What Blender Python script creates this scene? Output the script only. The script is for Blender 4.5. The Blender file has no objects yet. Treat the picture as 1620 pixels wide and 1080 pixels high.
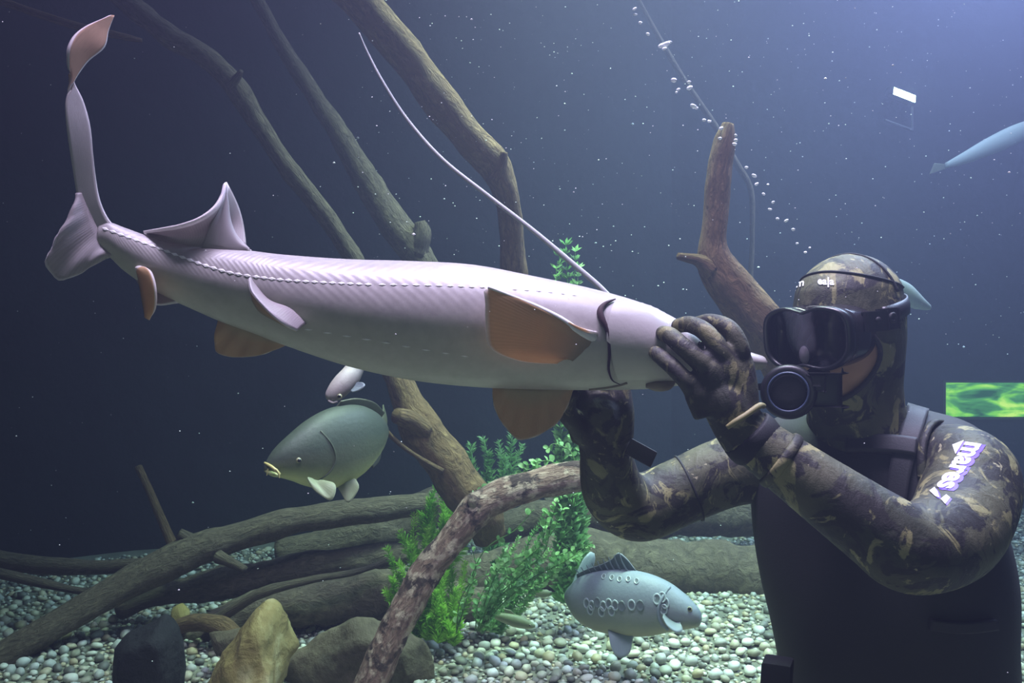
import bpy, bmesh, math, random
import numpy as np
from mathutils import Vector, Matrix, noise
from mathutils.bvhtree import BVHTree

random.seed(7)
SC = bpy.context.scene
COL = SC.collection
PI = math.pi

# ------------------------------------------------------------------ camera
CAMZ = 1.05
F = 1350.0                      # focal length in pixels of the 1620 x 1080 frame
cam = bpy.data.cameras.new('camera')
cam.sensor_width = 36.0
cam.lens = 36.0 * F / 1620.0
cam.clip_start = 0.02
cam_o = bpy.data.objects.new('camera', cam)
COL.objects.link(cam_o)
cam_o.location = (0, 0, CAMZ)
cam_o.rotation_euler = (PI / 2, 0, 0)
SC.camera = cam_o

# ------------------------------------------------------------------ water (world volume), light, exposure
W = bpy.data.worlds.new('water')
SC.world = W
W.use_nodes = True
wt = W.node_tree
wt.nodes.clear()
wo = wt.nodes.new('ShaderNodeOutputWorld')
bg = wt.nodes.new('ShaderNodeBackground')
bg.inputs['Color'].default_value = (0.02, 0.03, 0.06, 1)
bg.inputs['Strength'].default_value = 0.0
vs = wt.nodes.new('ShaderNodeVolumeScatter')
vs.inputs['Color'].default_value = (0.62, 0.645, 1.0, 1)
vs.inputs['Density'].default_value = 0.06
vs.inputs['Anisotropy'].default_value = 0.6
va = wt.nodes.new('ShaderNodeVolumeAbsorption')
va.inputs['Color'].default_value = (0.30, 0.89, 0.77, 1)
va.inputs['Density'].default_value = 0.13
ad = wt.nodes.new('ShaderNodeAddShader')
wt.links.new(vs.outputs[0], ad.inputs[0])
wt.links.new(va.outputs[0], ad.inputs[1])
wt.links.new(bg.outputs[0], wo.inputs['Surface'])
wt.links.new(ad.outputs[0], wo.inputs['Volume'])


def area_light(name, loc, target, size, power, color, spread=180):
    l = bpy.data.lights.new(name, 'AREA')
    l.shape = 'RECTANGLE'
    l.size, l.size_y = size
    l.energy = power
    l.color = color
    l.spread = math.radians(spread)
    o = bpy.data.objects.new(name, l)
    COL.objects.link(o)
    o.location = loc
    o.rotation_euler = (Vector(target) - Vector(loc)).to_track_quat('-Z', 'Y').to_euler()
    return o


# lamps hung over the open top of the tank (above its rim), and an added fill light behind the camera that brightens undersides
area_light('overhead_lamp_front_offscreen', (0.10, 1.20, 3.75), (0.10, 1.36, 1.0), (1.8, 0.4), 44, (0.92, 0.60, 1.0), 60)
area_light('overhead_lamp_middle_offscreen', (0.40, 2.75, 3.75), (0.40, 2.8, 0.0), (0.9, 0.6), 52, (0.97, 1.0, 0.92), 70)
area_light('overhead_lamp_right_offscreen', (2.6, 3.7, 3.85), (0.90, 2.8, 0.0), (1.6, 1.2), 170, (0.66, 0.57, 1.0), 130)
area_light('fill_light_offscreen', (0.0, -1.5, 1.10), (0.0, 1.4, 1.05), (3.0, 1.5), 5.5, (1.0, 1.0, 0.92), 150)

SC.view_settings.view_transform = 'Standard'
SC.view_settings.look = 'None'
SC.view_settings.gamma = 1.0
SC.view_settings.use_curve_mapping = False
SC.view_settings.exposure = 0.0
SC.cycles.max_bounces = 6
SC.cycles.transparent_max_bounces = 12
SC.cycles.volume_bounces = 0


# ------------------------------------------------------------------ helpers
def P(x, y, d):
    """world point at depth d behind photograph pixel (x, y)"""
    return Vector(((x - 810.0) / F * d, d, CAMZ - (y - 540.0) / F * d))


def px(p):
    return (810 + p[0] / p[1] * F, 540 - (p[2] - CAMZ) / p[1] * F)


ORG = {}


def tag(o, label=None, cat=None, group=None, kind=None):
    if label: o['label'] = label
    if cat: o['category'] = cat
    if group: o['group'] = group
    if kind: o['kind'] = kind
    return o


def empty(name, loc, label, cat, group=None):
    o = bpy.data.objects.new(name, None)
    o.empty_display_size = 0.05
    COL.objects.link(o)
    o.location = loc
    ORG[o.name] = Vector(loc)
    tag(o, label, cat, group)
    return o


def add_obj(name, verts, faces, mat, parent=None, uvs=None, smooth=True, matidx=None, attr=None):
    """link one mesh object from world-space vertices; origin follows the thing it belongs to"""
    verts = [Vector(v) for v in verts]
    if parent is not None:
        org = ORG[parent.name]
    else:
        xs = [v.x for v in verts]; ys = [v.y for v in verts]; zs = [v.z for v in verts]
        org = Vector(((min(xs) + max(xs)) / 2, (min(ys) + max(ys)) / 2, min(zs)))
    me = bpy.data.meshes.new(name)
    me.from_pydata([tuple(v - org) for v in verts], [], [tuple(f) for f in faces])
    if uvs is not None:
        ul = me.uv_layers.new(name='UVMap')
        li = np.empty(len(me.loops), dtype=np.int32)
        me.loops.foreach_get('vertex_index', li)
        ul.data.foreach_set('uv', np.asarray(uvs, dtype=np.float32)[li].ravel())
    if attr is not None:
        a = me.attributes.new('rnd', 'FLOAT', 'POINT')
        a.data.foreach_set('value', np.asarray(attr, dtype=np.float32))
    mats = mat if isinstance(mat, (list, tuple)) else [mat]
    for m in mats:
        me.materials.append(m)
    if matidx is not None:
        me.polygons.foreach_set('material_index', np.asarray(matidx, dtype=np.int32))
    if smooth:
        me.polygons.foreach_set('use_smooth', [True] * len(me.polygons))
        if len(faces) < 80: me.set_sharp_from_angle(angle=math.radians(38))
    me.update()
    o = bpy.data.objects.new(name, me)
    COL.objects.link(o)
    if parent is not None:
        o.parent = parent
    else:
        o.location = org
    ORG[o.name] = org
    return o


def catmull(pts, sub):
    """smooth resampling of a list of equal-length tuples"""
    A = [np.array(p, dtype=float) for p in pts]
    if len(A) == 2:
        return [A[0] + (A[1] - A[0]) * t for t in np.linspace(0, 1, sub + 1)]
    out = []
    for i in range(len(A) - 1):
        p0 = A[i - 1] if i > 0 else 2 * A[0] - A[1]
        p1, p2 = A[i], A[i + 1]
        p3 = A[i + 2] if i + 2 < len(A) else 2 * A[-1] - A[-2]
        for k in range(sub):
            t = k / sub
            out.append(0.5 * (2 * p1 + (p2 - p0) * t + (2 * p0 - 5 * p1 + 4 * p2 - p3) * t * t + (3 * p1 - p0 - 3 * p2 + p3) * t ** 3))
    out.append(A[-1])
    return out


def skin_rings(rings, closed=True, cap=True):
    n = len(rings[0])
    V = [v for r in rings for v in r]
    Fc = []
    for i in range(len(rings) - 1):
        for j in range(n if closed else n - 1):
            k = (j + 1) % n
            Fc.append((i * n + j, i * n + k, (i + 1) * n + k, (i + 1) * n + j))
    if cap and closed:
        for base, flip in ((0, True), ((len(rings) - 1) * n, False)):
            c = sum((V[base + j] for j in range(n)), Vector()) / n
            V.append(c)
            ci = len(V) - 1
            for j in range(n):
                k = (j + 1) % n
                Fc.append((base + k, base + j, ci) if flip else (base + j, base + k, ci))
    return V, Fc


def tube_data(pts, n=12, sub=6, rough=0.0, seed=0, flat=1.0, ref=Vector((0, 1, 0)), freq=9.0, knots=0.0):
    """pts: (x, y, z, radius) in metres -> verts, faces, uvs"""
    S = catmull(pts, sub)
    C = [Vector(s[:3]) for s in S]
    R = [max(s[3], 1e-4) for s in S]
    rings, uvs, L = [], [], 0.0
    for i, c in enumerate(C):
        t = (C[min(i + 1, len(C) - 1)] - C[max(i - 1, 0)]).normalized()
        a = t.cross(ref)
        if a.length < 1e-3:
            a = t.cross(Vector((1, 0, 0)))
        a.normalize()
        b = a.cross(t).normalized()
        if i: L += (c - C[i - 1]).length
        ring = []
        for j in range(n):
            th = 2 * PI * j / n
            d = b * math.cos(th) * flat + a * math.sin(th)
            r = R[i]
            if rough:
                p = c + d * r
                q = Vector((p.x * freq + seed * 3.1, p.y * freq, p.z * freq))
                r *= 1 + rough * (noise.noise(q) + 0.5 * noise.noise(q * 2.7) + knots * max(0, noise.noise(q * 0.6 + Vector((5, 2, seed)))))
            ring.append(c + d * r)
            uvs.append((L, j / n))
        rings.append(ring)
    V, Fc = skin_rings(rings)
    uvs += [(0, 0), (L, 0)]
    return V, Fc, uvs


def ptube(pts, **k):
    """pts: (px, py, depth, radius px)"""
    return tube_data([tuple(P(x, y, d)) + (r * d / F,) for x, y, d, r in pts], **k)


def box_data(c, ax, ay, az, bev=0.0):
    """box about c with half-axis vectors; bevelled by cutting the edges"""
    bm = bmesh.new()
    bmesh.ops.create_cube(bm, size=2)
    M = Matrix((ax, ay, az)).transposed()
    for v in bm.verts:
        v.co = Vector(c) + M @ v.co
    if bev:
        bmesh.ops.bevel(bm, geom=list(bm.edges), offset=bev, segments=2, affect='EDGES', profile=0.6)
    bm.verts.ensure_lookup_table()
    V = [v.co.copy() for v in bm.verts]
    Fc = [[v.index for v in f.verts] for f in bm.faces]
    bm.free()
    return V, Fc


def lathe_data(c, axis, prof, n=32, up=Vector((0, 0, 1))):
    """prof: (distance along axis, radius)"""
    axis = Vector(axis).normalized()
    a = axis.cross(up).normalized()
    b = a.cross(axis)
    rings = [[Vector(c) + axis * h + (a * math.cos(2 * PI * j / n) + b * math.sin(2 * PI * j / n)) * r for j in range(n)] for h, r in prof]
    return skin_rings(rings)


def merge(*parts):
    V, Fc, U = [], [], []
    for p in parts:
        o = len(V)
        V += list(p[0])
        Fc += [tuple(i + o for i in f) for f in p[1]]
        if len(p) > 2: U += list(p[2])
    return (V, Fc, U) if U else (V, Fc)


def sphere_data(c, rx, n=14, m=10, M=None):
    rings = []
    for i in range(1, m):
        ph = -PI / 2 + PI * i / m
        rings.append([Vector((math.cos(ph) * math.cos(2 * PI * j / n), math.cos(ph) * math.sin(2 * PI * j / n), math.sin(ph))) for j in range(n)])
    V, Fc = skin_rings(rings, cap=False)
    V += [Vector((0, 0, -1)), Vector((0, 0, 1))]
    o = (m - 2) * n
    for j in range(n):
        Fc.append(((j + 1) % n, j, len(V) - 2))
        Fc.append((o + j, o + (j + 1) % n, len(V) - 1))
    r = rx if isinstance(rx, (tuple, list)) else (rx, rx, rx)
    out = []
    for v in V:
        w = Vector((v.x * r[0], v.y * r[1], v.z * r[2]))
        if M is not None: w = M @ w
        out.append(Vector(c) + w)
    return out, Fc


def remesh(parts, voxel, smooth_iter=6, factor=0.5):
    """one continuous surface from overlapping closed pieces"""
    V, Fc = merge(*[(p[0], p[1]) for p in parts])
    me = bpy.data.meshes.new('tmp')
    me.from_pydata([tuple(v) for v in V], [], Fc)
    o = bpy.data.objects.new('tmp', me)
    COL.objects.link(o)
    r = o.modifiers.new('r', 'REMESH'); r.mode = 'VOXEL'; r.voxel_size = voxel
    s = o.modifiers.new('s', 'SMOOTH'); s.iterations = smooth_iter; s.factor = factor
    dg = bpy.context.evaluated_depsgraph_get()
    ev = o.evaluated_get(dg)
    m2 = ev.to_mesh()
    v2 = [v.co.copy() for v in m2.vertices]
    f2 = [tuple(p.vertices) for p in m2.polygons]
    ev.to_mesh_clear()
    bpy.data.objects.remove(o)
    bpy.data.meshes.remove(me)
    return v2, f2


def bvh(V, Fc):
    return BVHTree.FromPolygons([tuple(v) for v in V], [tuple(f) for f in Fc])


def ray(tree, x, y):
    o = Vector((0, 0, CAMZ))
    h = tree.ray_cast(o, (P(x, y, 1.0) - o).normalized())
    return h[0], h[1]


# ------------------------------------------------------------------ materials
class Mat:
    def __init__(s, name):
        s.m = bpy.data.materials.new(name)
        s.m.use_nodes = True
        s.t = s.m.node_tree
        s.b = s.t.nodes['Principled BSDF']
        s.o = s.t.nodes['Material Output']

    def n(s, typ, **kw):
        x = s.t.nodes.new('ShaderNode' + typ)
        for k, v in kw.items():
            if hasattr(x, k): setattr(x, k, v)
            else: s.set(x.inputs[k.replace('_', ' ')], v)
        return x

    def set(s, inp, v):
        if isinstance(v, bpy.types.NodeSocket): s.t.links.new(v, inp)
        elif isinstance(v, tuple) and len(v) == 3 and inp.type == 'RGBA': inp.default_value = (*v, 1)
        else: inp.default_value = v

    def coord(s, kind='Object', scale=(1, 1, 1), loc=(0, 0, 0)):
        c = s.n('TexCoord')
        mp = s.n('Mapping')
        s.set(mp.inputs['Vector'], c.outputs[kind])
        mp.inputs['Scale'].default_value = scale
        mp.inputs['Location'].default_value = loc
        return mp.outputs[0]

    def noise(s, vec, scale, detail=4, rough=0.55, dist=0.0):
        x = s.n('TexNoise')
        s.set(x.inputs['Vector'], vec)
        x.inputs['Scale'].default_value = scale
        x.inputs['Detail'].default_value = detail
        x.inputs['Roughness'].default_value = rough
        x.inputs['Distortion'].default_value = dist
        return x.outputs['Fac']

    def ramp(s, fac, stops, interp='LINEAR'):
        r = s.n('ValToRGB')
        s.set(r.inputs['Fac'], fac)
        cr = r.color_ramp
        cr.interpolation = interp
        while len(cr.elements) < len(stops): cr.elements.new(0.5)
        for e, (p, c) in zip(cr.elements, stops):
            e.position = p
            e.color = (*c, 1) if len(c) == 3 else c
        return r.outputs['Color']

    def mix(s, fac, a, b, mode='MIX'):
        x = s.n('Mix', data_type='RGBA', blend_type=mode)
        s.set(x.inputs[0], fac)
        for i, v in ((6, a), (7, b)):
            s.set(x.inputs[i], v)
        return x.outputs[2]

    def math(s, op, a, b=0.0):
        x = s.n('Math', operation=op)
        s.set(x.inputs[0], a); s.set(x.inputs[1], b)
        return x.outputs[0]

    def bump(s, h, strength=0.4, dist=0.01):
        x = s.n('Bump')
        x.inputs['Strength'].default_value = strength
        x.inputs['Distance'].default_value = dist
        s.set(x.inputs['Height'], h)
        s.set(s.b.inputs['Normal'], x.outputs[0])

    def fin(s, color, rough=0.6, **kw):
        s.set(s.b.inputs['Base Color'], color)
        s.set(s.b.inputs['Roughness'], rough)
        for k, v in kw.items():
            s.set(s.b.inputs[k.replace('_', ' ')], v)
        return s.m


def plain(name, color, rough=0.5, **kw):
    return Mat(name).fin(color, rough, **kw)


def wood_mat(name, dark, mid, light, scale=1.0, mottled=0.0):
    s = Mat(name)
    uv = s.coord('UV', (6 * scale, 5, 1))
    g = s.noise(uv, 4.0, 8, 0.65, 0.6)
    o = s.coord('Object')
    blot = s.noise(o, 14 * scale, 5, 0.6, 0.4)
    c = s.ramp(g, [(0.25, dark), (0.5, mid), (0.75, light)])
    c = s.mix(s.ramp(blot, [(0.50, (0, 0, 0)), (0.58, (1, 1, 1))]), c, dark if mottled else mid)
    if mottled:
        b2 = s.noise(s.coord('Object', (1, 1, 1), (3, 1, 7)), 32, 4, 0.6)
        c = s.mix(s.ramp(b2, [(0.52, (0, 0, 0)), (0.62, (1, 1, 1))]), c, light)
    h = s.math('ADD', g, s.math('MULTIPLY', blot, 0.6))
    s.bump(h, 1.0, 0.022)
    return s.fin(c, 0.85)


M_wood_pale = wood_mat('bark_mottled', (0.055, 0.028, 0.022), (0.26, 0.15, 0.11), (0.56, 0.42, 0.32), 1.0, 1.0)
M_wood = wood_mat('driftwood', (0.055, 0.040, 0.026), (0.15, 0.11, 0.072), (0.30, 0.235, 0.15))
M_wood_rust = wood_mat('driftwood_rust', (0.06, 0.035, 0.018), (0.20, 0.115, 0.05), (0.38, 0.25, 0.12))


def rock_mat(name, a, b, c, sc=1.0):
    s = Mat(name)
    o = s.coord('Object')
    n1 = s.noise(o, 7 * sc, 8, 0.62, 0.7)
    n2 = s.noise(o, 30 * sc, 5, 0.6)
    col = s.ramp(n1, [(0.30, a), (0.5, b), (0.66, c)])
    col = s.mix(s.ramp(n2, [(0.45, (0, 0, 0)), (0.7, (1, 1, 1))]), col, b)
    s.bump(s.math('ADD', n1, s.math('MULTIPLY', n2, 0.5)), 0.8, 0.02)
    return s.fin(col, 0.85)


M_rock_y = rock_mat('rock_ochre', (0.12, 0.075, 0.02), (0.34, 0.26, 0.09), (0.62, 0.54, 0.28))
M_rock_b = rock_mat('rock_brown', (0.05, 0.038, 0.022), (0.13, 0.10, 0.06), (0.22, 0.18, 0.11))
M_rock_k = rock_mat('rock_black', (0.004, 0.005, 0.005), (0.010, 0.011, 0.010), (0.022, 0.022, 0.02))


def pebble_mat():
    s = Mat('pebble')
    a = s.n('Attribute', attribute_name='rnd')
    f = a.outputs['Fac']
    c = s.ramp(f, [(0.0, (0.78, 0.76, 0.68)), (0.22, (0.62, 0.58, 0.46)), (0.40, (0.52, 0.40, 0.24)), (0.52, (0.40, 0.40, 0.38)),
                   (0.64, (0.72, 0.72, 0.70)), (0.78, (0.24, 0.23, 0.21)), (0.90, (0.10, 0.10, 0.10)), (1.0, (0.66, 0.60, 0.42))])
    n1 = s.noise(s.coord('Object'), 60, 3, 0.6)
    c = s.mix(s.math('MULTIPLY', n1, 0.35), c, (0.30, 0.28, 0.20))
    return s.fin(c, 0.55)


M_pebble = pebble_mat()


def camo_mat(name, k=1.0, base=1.0):
    s = Mat(name)
    o = s.coord('Object', (1, 1, 1.25))
    n1 = s.noise(o, 11, 5, 0.60, 1.6)
    n2 = s.noise(s.coord('Object', (1, 1, 0.7), (4, 2, 9)), 17, 5, 0.62, 1.4)
    n3 = s.noise(s.coord('Object', (1, 1, 1), (8, 5, 1)), 7, 3, 0.5, 0.8)
    c = s.ramp(n3, [(0.40, (0.036 * base, 0.040 * base, 0.024 * base)), (0.55, (0.085 * base, 0.085 * base, 0.046 * base))])
    c = s.mix(s.ramp(n1, [(0.50, (0, 0, 0)), (0.545, (1, 1, 1))]), c, (0.020, 0.018, 0.016))
    c = s.mix(s.ramp(n2, [(0.55, (0, 0, 0)), (0.60, (1, 1, 1))]), c, (0.24 * k, 0.225 * k, 0.10 * k))
    n4 = s.noise(s.coord('Object', (1, 1, 1), (1, 7, 3)), 48, 3, 0.6, 0.6)
    c = s.mix(s.ramp(n4, [(0.68, (0, 0, 0)), (0.71, (1, 1, 1))]), c, (0.34 * k, 0.31 * k, 0.19 * k))
    fold = s.noise(s.coord('Object', (1.6, 1.6, 0.7), (2, 6, 4)), 22, 3, 0.55, 0.6)
    s.bump(s.math('ADD', s.math('MULTIPLY', s.noise(o, 420, 2), 0.12), fold), 0.35, 0.012)
    return s.fin(c, 0.66)


M_camo = camo_mat('camo_neoprene')
M_glove = camo_mat('camo_glove', 0.7, 0.7)


def fabric(name, col, rough=0.8):
    s = Mat(name)
    n1 = s.noise(s.coord('Object'), 350, 2)
    s.bump(n1, 0.2, 0.002)
    return s.fin(col, rough)


M_black = fabric('black_neoprene', (0.010, 0.011, 0.013), 0.75)
M_vest = fabric('vest_neoprene', (0.018, 0.018, 0.019), 0.7)
M_strap = fabric('strap_webbing', (0.024, 0.023, 0.025), 0.6)
M_rubber = plain('black_rubber', (0.012, 0.011, 0.014), 0.42)
M_plastic = plain('black_plastic', (0.008, 0.008, 0.010), 0.35)
M_silic = plain('dark_silicone', (0.022, 0.020, 0.023), 0.18)
M_ring = plain('blue_ring', (0.05, 0.07, 0.13), 0.4)
M_buckle = plain('buckle_black', (0.012, 0.011, 0.014), 0.65)
M_steel = plain('steel', (0.55, 0.55, 0.58), 0.3, Metallic=1.0)
M_brass = plain('brass', (0.75, 0.55, 0.22), 0.3, Metallic=1.0)
M_skin = plain('skin', (0.50, 0.27, 0.17), 0.5)
M_print = plain('white_print', (0.88, 0.88, 0.90), 0.5)
M_violet = plain('violet_fringe', (0.16, 0.07, 0.62), 0.5)  # lens colour fringe painted as a violet copy under the white print


def lens_mat():
    s = Mat('mask_glass')
    tr = s.n('BsdfTransparent')
    tr.inputs['Color'].default_value = (0.22, 0.20, 0.28, 1)
    gl = s.n('BsdfGlossy')
    gl.inputs['Roughness'].default_value = 0.05
    gl.inputs['Color'].default_value = (0.6, 0.6, 0.7, 1)
    mx = s.n('MixShader')
    mx.inputs[0].default_value = 0.06
    s.t.links.new(tr.outputs[0], mx.inputs[1]); s.t.links.new(gl.outputs[0], mx.inputs[2])
    s.t.links.new(mx.outputs[0], s.o.inputs['Surface'])
    return s.m


M_lens = lens_mat()


def sturgeon_mat():
    s = Mat('sturgeon_skin')
    c = s.n('TexCoord')
    sp = s.n('SeparateXYZ')
    s.set(sp.inputs[0], c.outputs['UV'])
    u, v = sp.outputs[0], sp.outputs[1]
    wob = s.noise(s.coord('Object'), 16, 4, 0.6)
    h = s.math('ADD', v, s.math('MULTIPLY', s.math('SUBTRACT', wob, 0.5), 0.10))
    col = s.ramp(h, [(0.0, (0.58, 0.56, 0.46)), (0.16, (0.52, 0.50, 0.41)), (0.30, (0.34, 0.315, 0.30)), (1.0, (0.33, 0.305, 0.30))])
    fine = s.noise(s.coord('Object', (1, 1, 1), (2, 0, 0)), 55, 5, 0.65)
    col = s.mix(0.22, col, s.ramp(fine, [(0.3, (0.12, 0.11, 0.11)), (0.7, (0.46, 0.42, 0.42))]))
    # muscle segments: slanted ridges on the rear half
    wv = s.n('TexWave', wave_type='BANDS', bands_direction='X', wave_profile='SIN')
    mp = s.n('CombineXYZ')
    s.set(mp.inputs[0], s.math('ADD', u, s.math('MULTIPLY', s.math('ABSOLUTE', s.math('SUBTRACT', v, 0.62)), -0.11)))
    s.set(wv.inputs['Vector'], mp.outputs[0])
    wv.inputs['Scale'].default_value = 32.0
    wv.inputs['Distortion'].default_value = 1.2
    wv.inputs['Detail'].default_value = 1.0
    amp = s.ramp(u, [(0.0, (0.3, 0.3, 0.3)), (0.12, (1, 1, 1)), (0.42, (1, 1, 1)), (0.60, (0, 0, 0))])
    ampv = s.ramp(v, [(0.30, (0, 0, 0)), (0.45, (1, 1, 1))])
    hgt = s.math('MULTIPLY', s.math('MULTIPLY', wv.outputs['Fac'], amp), ampv)
    s.bump(s.math('ADD', hgt, s.math('MULTIPLY', fine, 0.6)), 0.075, 0.004)
    return s.fin(col, 0.42)


M_sturg = sturgeon_mat()
M_scute = plain('scute_bone', (0.80, 0.78, 0.76), 0.4)
M_gill = plain('gill_red', (0.028, 0.006, 0.010), 0.8)
M_mouth = plain('mouth_flesh', (0.22, 0.18, 0.12), 0.5)
M_snout = plain('snout_skin', (0.72, 0.68, 0.66), 0.4)


def fin_mat(name, base, tip, rim, rays=60, rimw=0.93, uend=None, transl=0.35, rough=0.5):
    """UV u runs along the fin, v from base to free edge; pale margin, darker web, fine rays"""
    s = Mat(name)
    c = s.n('TexCoord')
    sp = s.n('SeparateXYZ')
    s.set(sp.inputs[0], c.outputs['UV'])
    u, v = sp.outputs[0], sp.outputs[1]
    col = s.ramp(v, [(0.0, base), (0.45, tip), (1.0, tip)])
    n1 = s.noise(s.coord('Object'), 30, 4, 0.6)
    col = s.mix(s.math('MULTIPLY', n1, 0.45), col, base)
    wv = s.n('TexWave', wave_type='BANDS', bands_direction='X')
    s.set(wv.inputs['Vector'], c.outputs['UV'])
    wv.inputs['Scale'].default_value = rays / 6.283
    wv.inputs['Distortion'].default_value = 0.3
    col = s.mix(s.math('MULTIPLY', wv.outputs['Fac'], 0.14), col, tuple(x * 0.45 for x in tip))
    edge = s.ramp(v, [(rimw, (0, 0, 0)), (min(rimw + 0.04, 0.999), (1, 1, 1))])
    if uend:
        e2 = s.ramp(u, [(uend * 0.6, (1, 1, 1)), (uend, (0, 0, 0))])
        edge = s.mix(1.0, edge, e2, 'LIGHTEN')
    col = s.mix(edge, col, rim)
    s.bump(wv.outputs['Fac'], 0.12, 0.001)
    s.fin(col, rough)
    tl = s.n('BsdfTranslucent')
    s.set(tl.inputs['Color'], col)
    mx = s.n('MixShader')
    mx.inputs[0].default_value = transl
    s.t.links.new(s.b.outputs[0], mx.inputs[1]); s.t.links.new(tl.outputs[0], mx.inputs[2])
    s.t.links.new(mx.outputs[0], s.o.inputs['Surface'])
    return s.m


M_fin_or = fin_mat('fin_orange', (0.38, 0.32, 0.20), (0.74, 0.47, 0.25), (0.85, 0.80, 0.76), 120, 0.955, 0.10)
M_fin_or2 = fin_mat('fin_orange_web', (0.56, 0.50, 0.33), (0.70, 0.46, 0.28), (0.72, 0.62, 0.52), 150, 0.965)
M_fin_grey = fin_mat('fin_grey', (0.42, 0.38, 0.38), (0.44, 0.40, 0.41), (0.72, 0.68, 0.72), 70, 0.95)
M_fin_back = fin_mat('fin_back', (0.40, 0.37, 0.37), (0.40, 0.36, 0.35), (0.72, 0.68, 0.68), 90, 0.90)


# =================================================================== SETTING
def wall_mat(name, a, b):
    s = Mat(name)
    n1 = s.noise(s.coord('Object'), 1.6, 6, 0.6, 0.5)
    s.bump(s.noise(s.coord('Object'), 9, 5), 0.3, 0.03)
    return s.fin(s.ramp(n1, [(0.35, a), (0.7, b)]), 0.9)


M_wall = wall_mat('tank_wall', (0.006, 0.009, 0.012), (0.016, 0.022, 0.026))
M_floor = wall_mat('gravel_bed', (0.14, 0.135, 0.10), (0.26, 0.25, 0.19))


def fz(x, y):
    """height of the gravel bed"""
    return 0.02 + 0.025 * noise.noise(Vector((x * 1.1, y * 1.1, 0.3))) + 0.012 * noise.noise(Vector((x * 3, y * 3, 1.7)))


XL, XR, YF, YB, ZT = -3.4, 3.7, -1.2, 5.3, 3.6
nx, ny = 90, 84
V = [Vector((XL + (XR - XL) * i / nx, YF + (YB - YF) * j / ny, 0)) for j in range(ny + 1) for i in range(nx + 1)]
for v in V: v.z = fz(v.x, v.y)
Fc = [(j * (nx + 1) + i, j * (nx + 1) + i + 1, (j + 1) * (nx + 1) + i + 1, (j + 1) * (nx + 1) + i) for j in range(ny) for i in range(nx)]
tag(add_obj('floor', V, Fc, M_floor), 'pale pebble covered bottom of the tank', None, None, 'structure')

# the back wall is built round the far viewing window
WX0, WX1, WZ0, WZ1 = 2.69, 3.62, 0.578, 0.795


def slab(x0, x1, y0, y1, z0, z1):
    c = Vector(((x0 + x1) / 2, (y0 + y1) / 2, (z0 + z1) / 2))
    return box_data(c, Vector(((x1 - x0) / 2, 0, 0)), Vector((0, (y1 - y0) / 2, 0)), Vector((0, 0, (z1 - z0) / 2)))


wb = merge(slab(XL - .1, WX0, YB, YB + .15, -.05, ZT), slab(WX1, XR + .1, YB, YB + .15, -.05, ZT),
           slab(WX0, WX1, YB, YB + .15, -.05, WZ0), slab(WX0, WX1, YB, YB + .15, WZ1, ZT))
tag(add_obj('wall_back', wb[0], wb[1], M_wall, smooth=False), 'dark back wall of the tank', None, None, 'structure')
w = slab(XL - .1, XL, YF, YB, -.05, ZT)
tag(add_obj('wall_left', w[0], w[1], M_wall, smooth=False), 'dark side wall of the tank', None, None, 'structure')
# slanting wall added to hide the far floor and keep this side dark
da = Vector((2.30, 0.95, 0))
w = box_data(Vector((-1.1, 4.35, (ZT - .05) / 2)) + Vector((-0.05, 0.12, 0)), da, Vector((-da.y, da.x, 0)).normalized() * 0.05, Vector((0, 0, (ZT + .05) / 2)))
tag(add_obj('wall_added', w[0], w[1], M_wall, smooth=False), 'dark slanting wall added behind the roots', None, None, 'structure')
w = slab(XR, XR + .1, YF, YB, -.05, ZT)
tag(add_obj('wall_right', w[0], w[1], M_wall, smooth=False), 'dark side wall by the far window', None, None, 'structure')


def window_glow():
    s = Mat('window_glow')
    o = s.coord('Object', (1.6, 1, 3.6))
    n1 = s.noise(o, 2.6, 3, 0.5, 1.0)
    n2 = s.noise(s.coord('Object', (1.1, 1, 6), (3, 0, 1)), 2.6, 2, 0.5, 1.2)
    f = s.math('ADD', s.math('MULTIPLY', n1, 0.55), s.math('MULTIPLY', n2, 0.45))
    c = s.ramp(f, [(0.38, (0.02, 0.10, 0.06)), (0.48, (0.10, 0.34, 0.12)), (0.56, (0.36, 0.75, 0.10)), (0.66, (0.95, 1.0, 0.22))])
    e = s.n('Emission')
    s.set(e.inputs['Color'], c)
    e.inputs['Strength'].default_value = 1.1
    s.t.links.new(e.outputs[0], s.o.inputs['Surface'])
    return s.m


win = empty('window_1', (WX0, YB, WZ0), 'narrow far window glowing yellow green in the tank wall', None)
del win['label']
tag(win, 'narrow far window glowing yellow green behind the diver', None, None, 'structure')
w = slab(WX0, WX1, YB + .05, YB + .06, WZ0, WZ1)
add_obj('pane', w[0], w[1], window_glow(), win, smooth=False)
w = merge(slab(WX0 - .015, WX1, YB - .01, YB + .05, WZ0 - .012, WZ0), slab(WX0 - .015, WX1, YB - .01, YB + .05, WZ1, WZ1 + .012), slab(WX0 - .015, WX0, YB - .01, YB + .05, WZ0, WZ1))
add_obj('window_frame', w[0], w[1], plain('frame_green', (0.05, 0.08, 0.05), 0.5), win, smooth=False)

# =================================================================== LAMP seen through the water
def emit(name, col, st):
    s = Mat(name)
    e = s.n('Emission')
    e.inputs['Color'].default_value = (*col, 1)
    e.inputs['Strength'].default_value = st
    s.t.links.new(e.outputs[0], s.o.inputs['Surface'])
    return s.m


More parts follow.
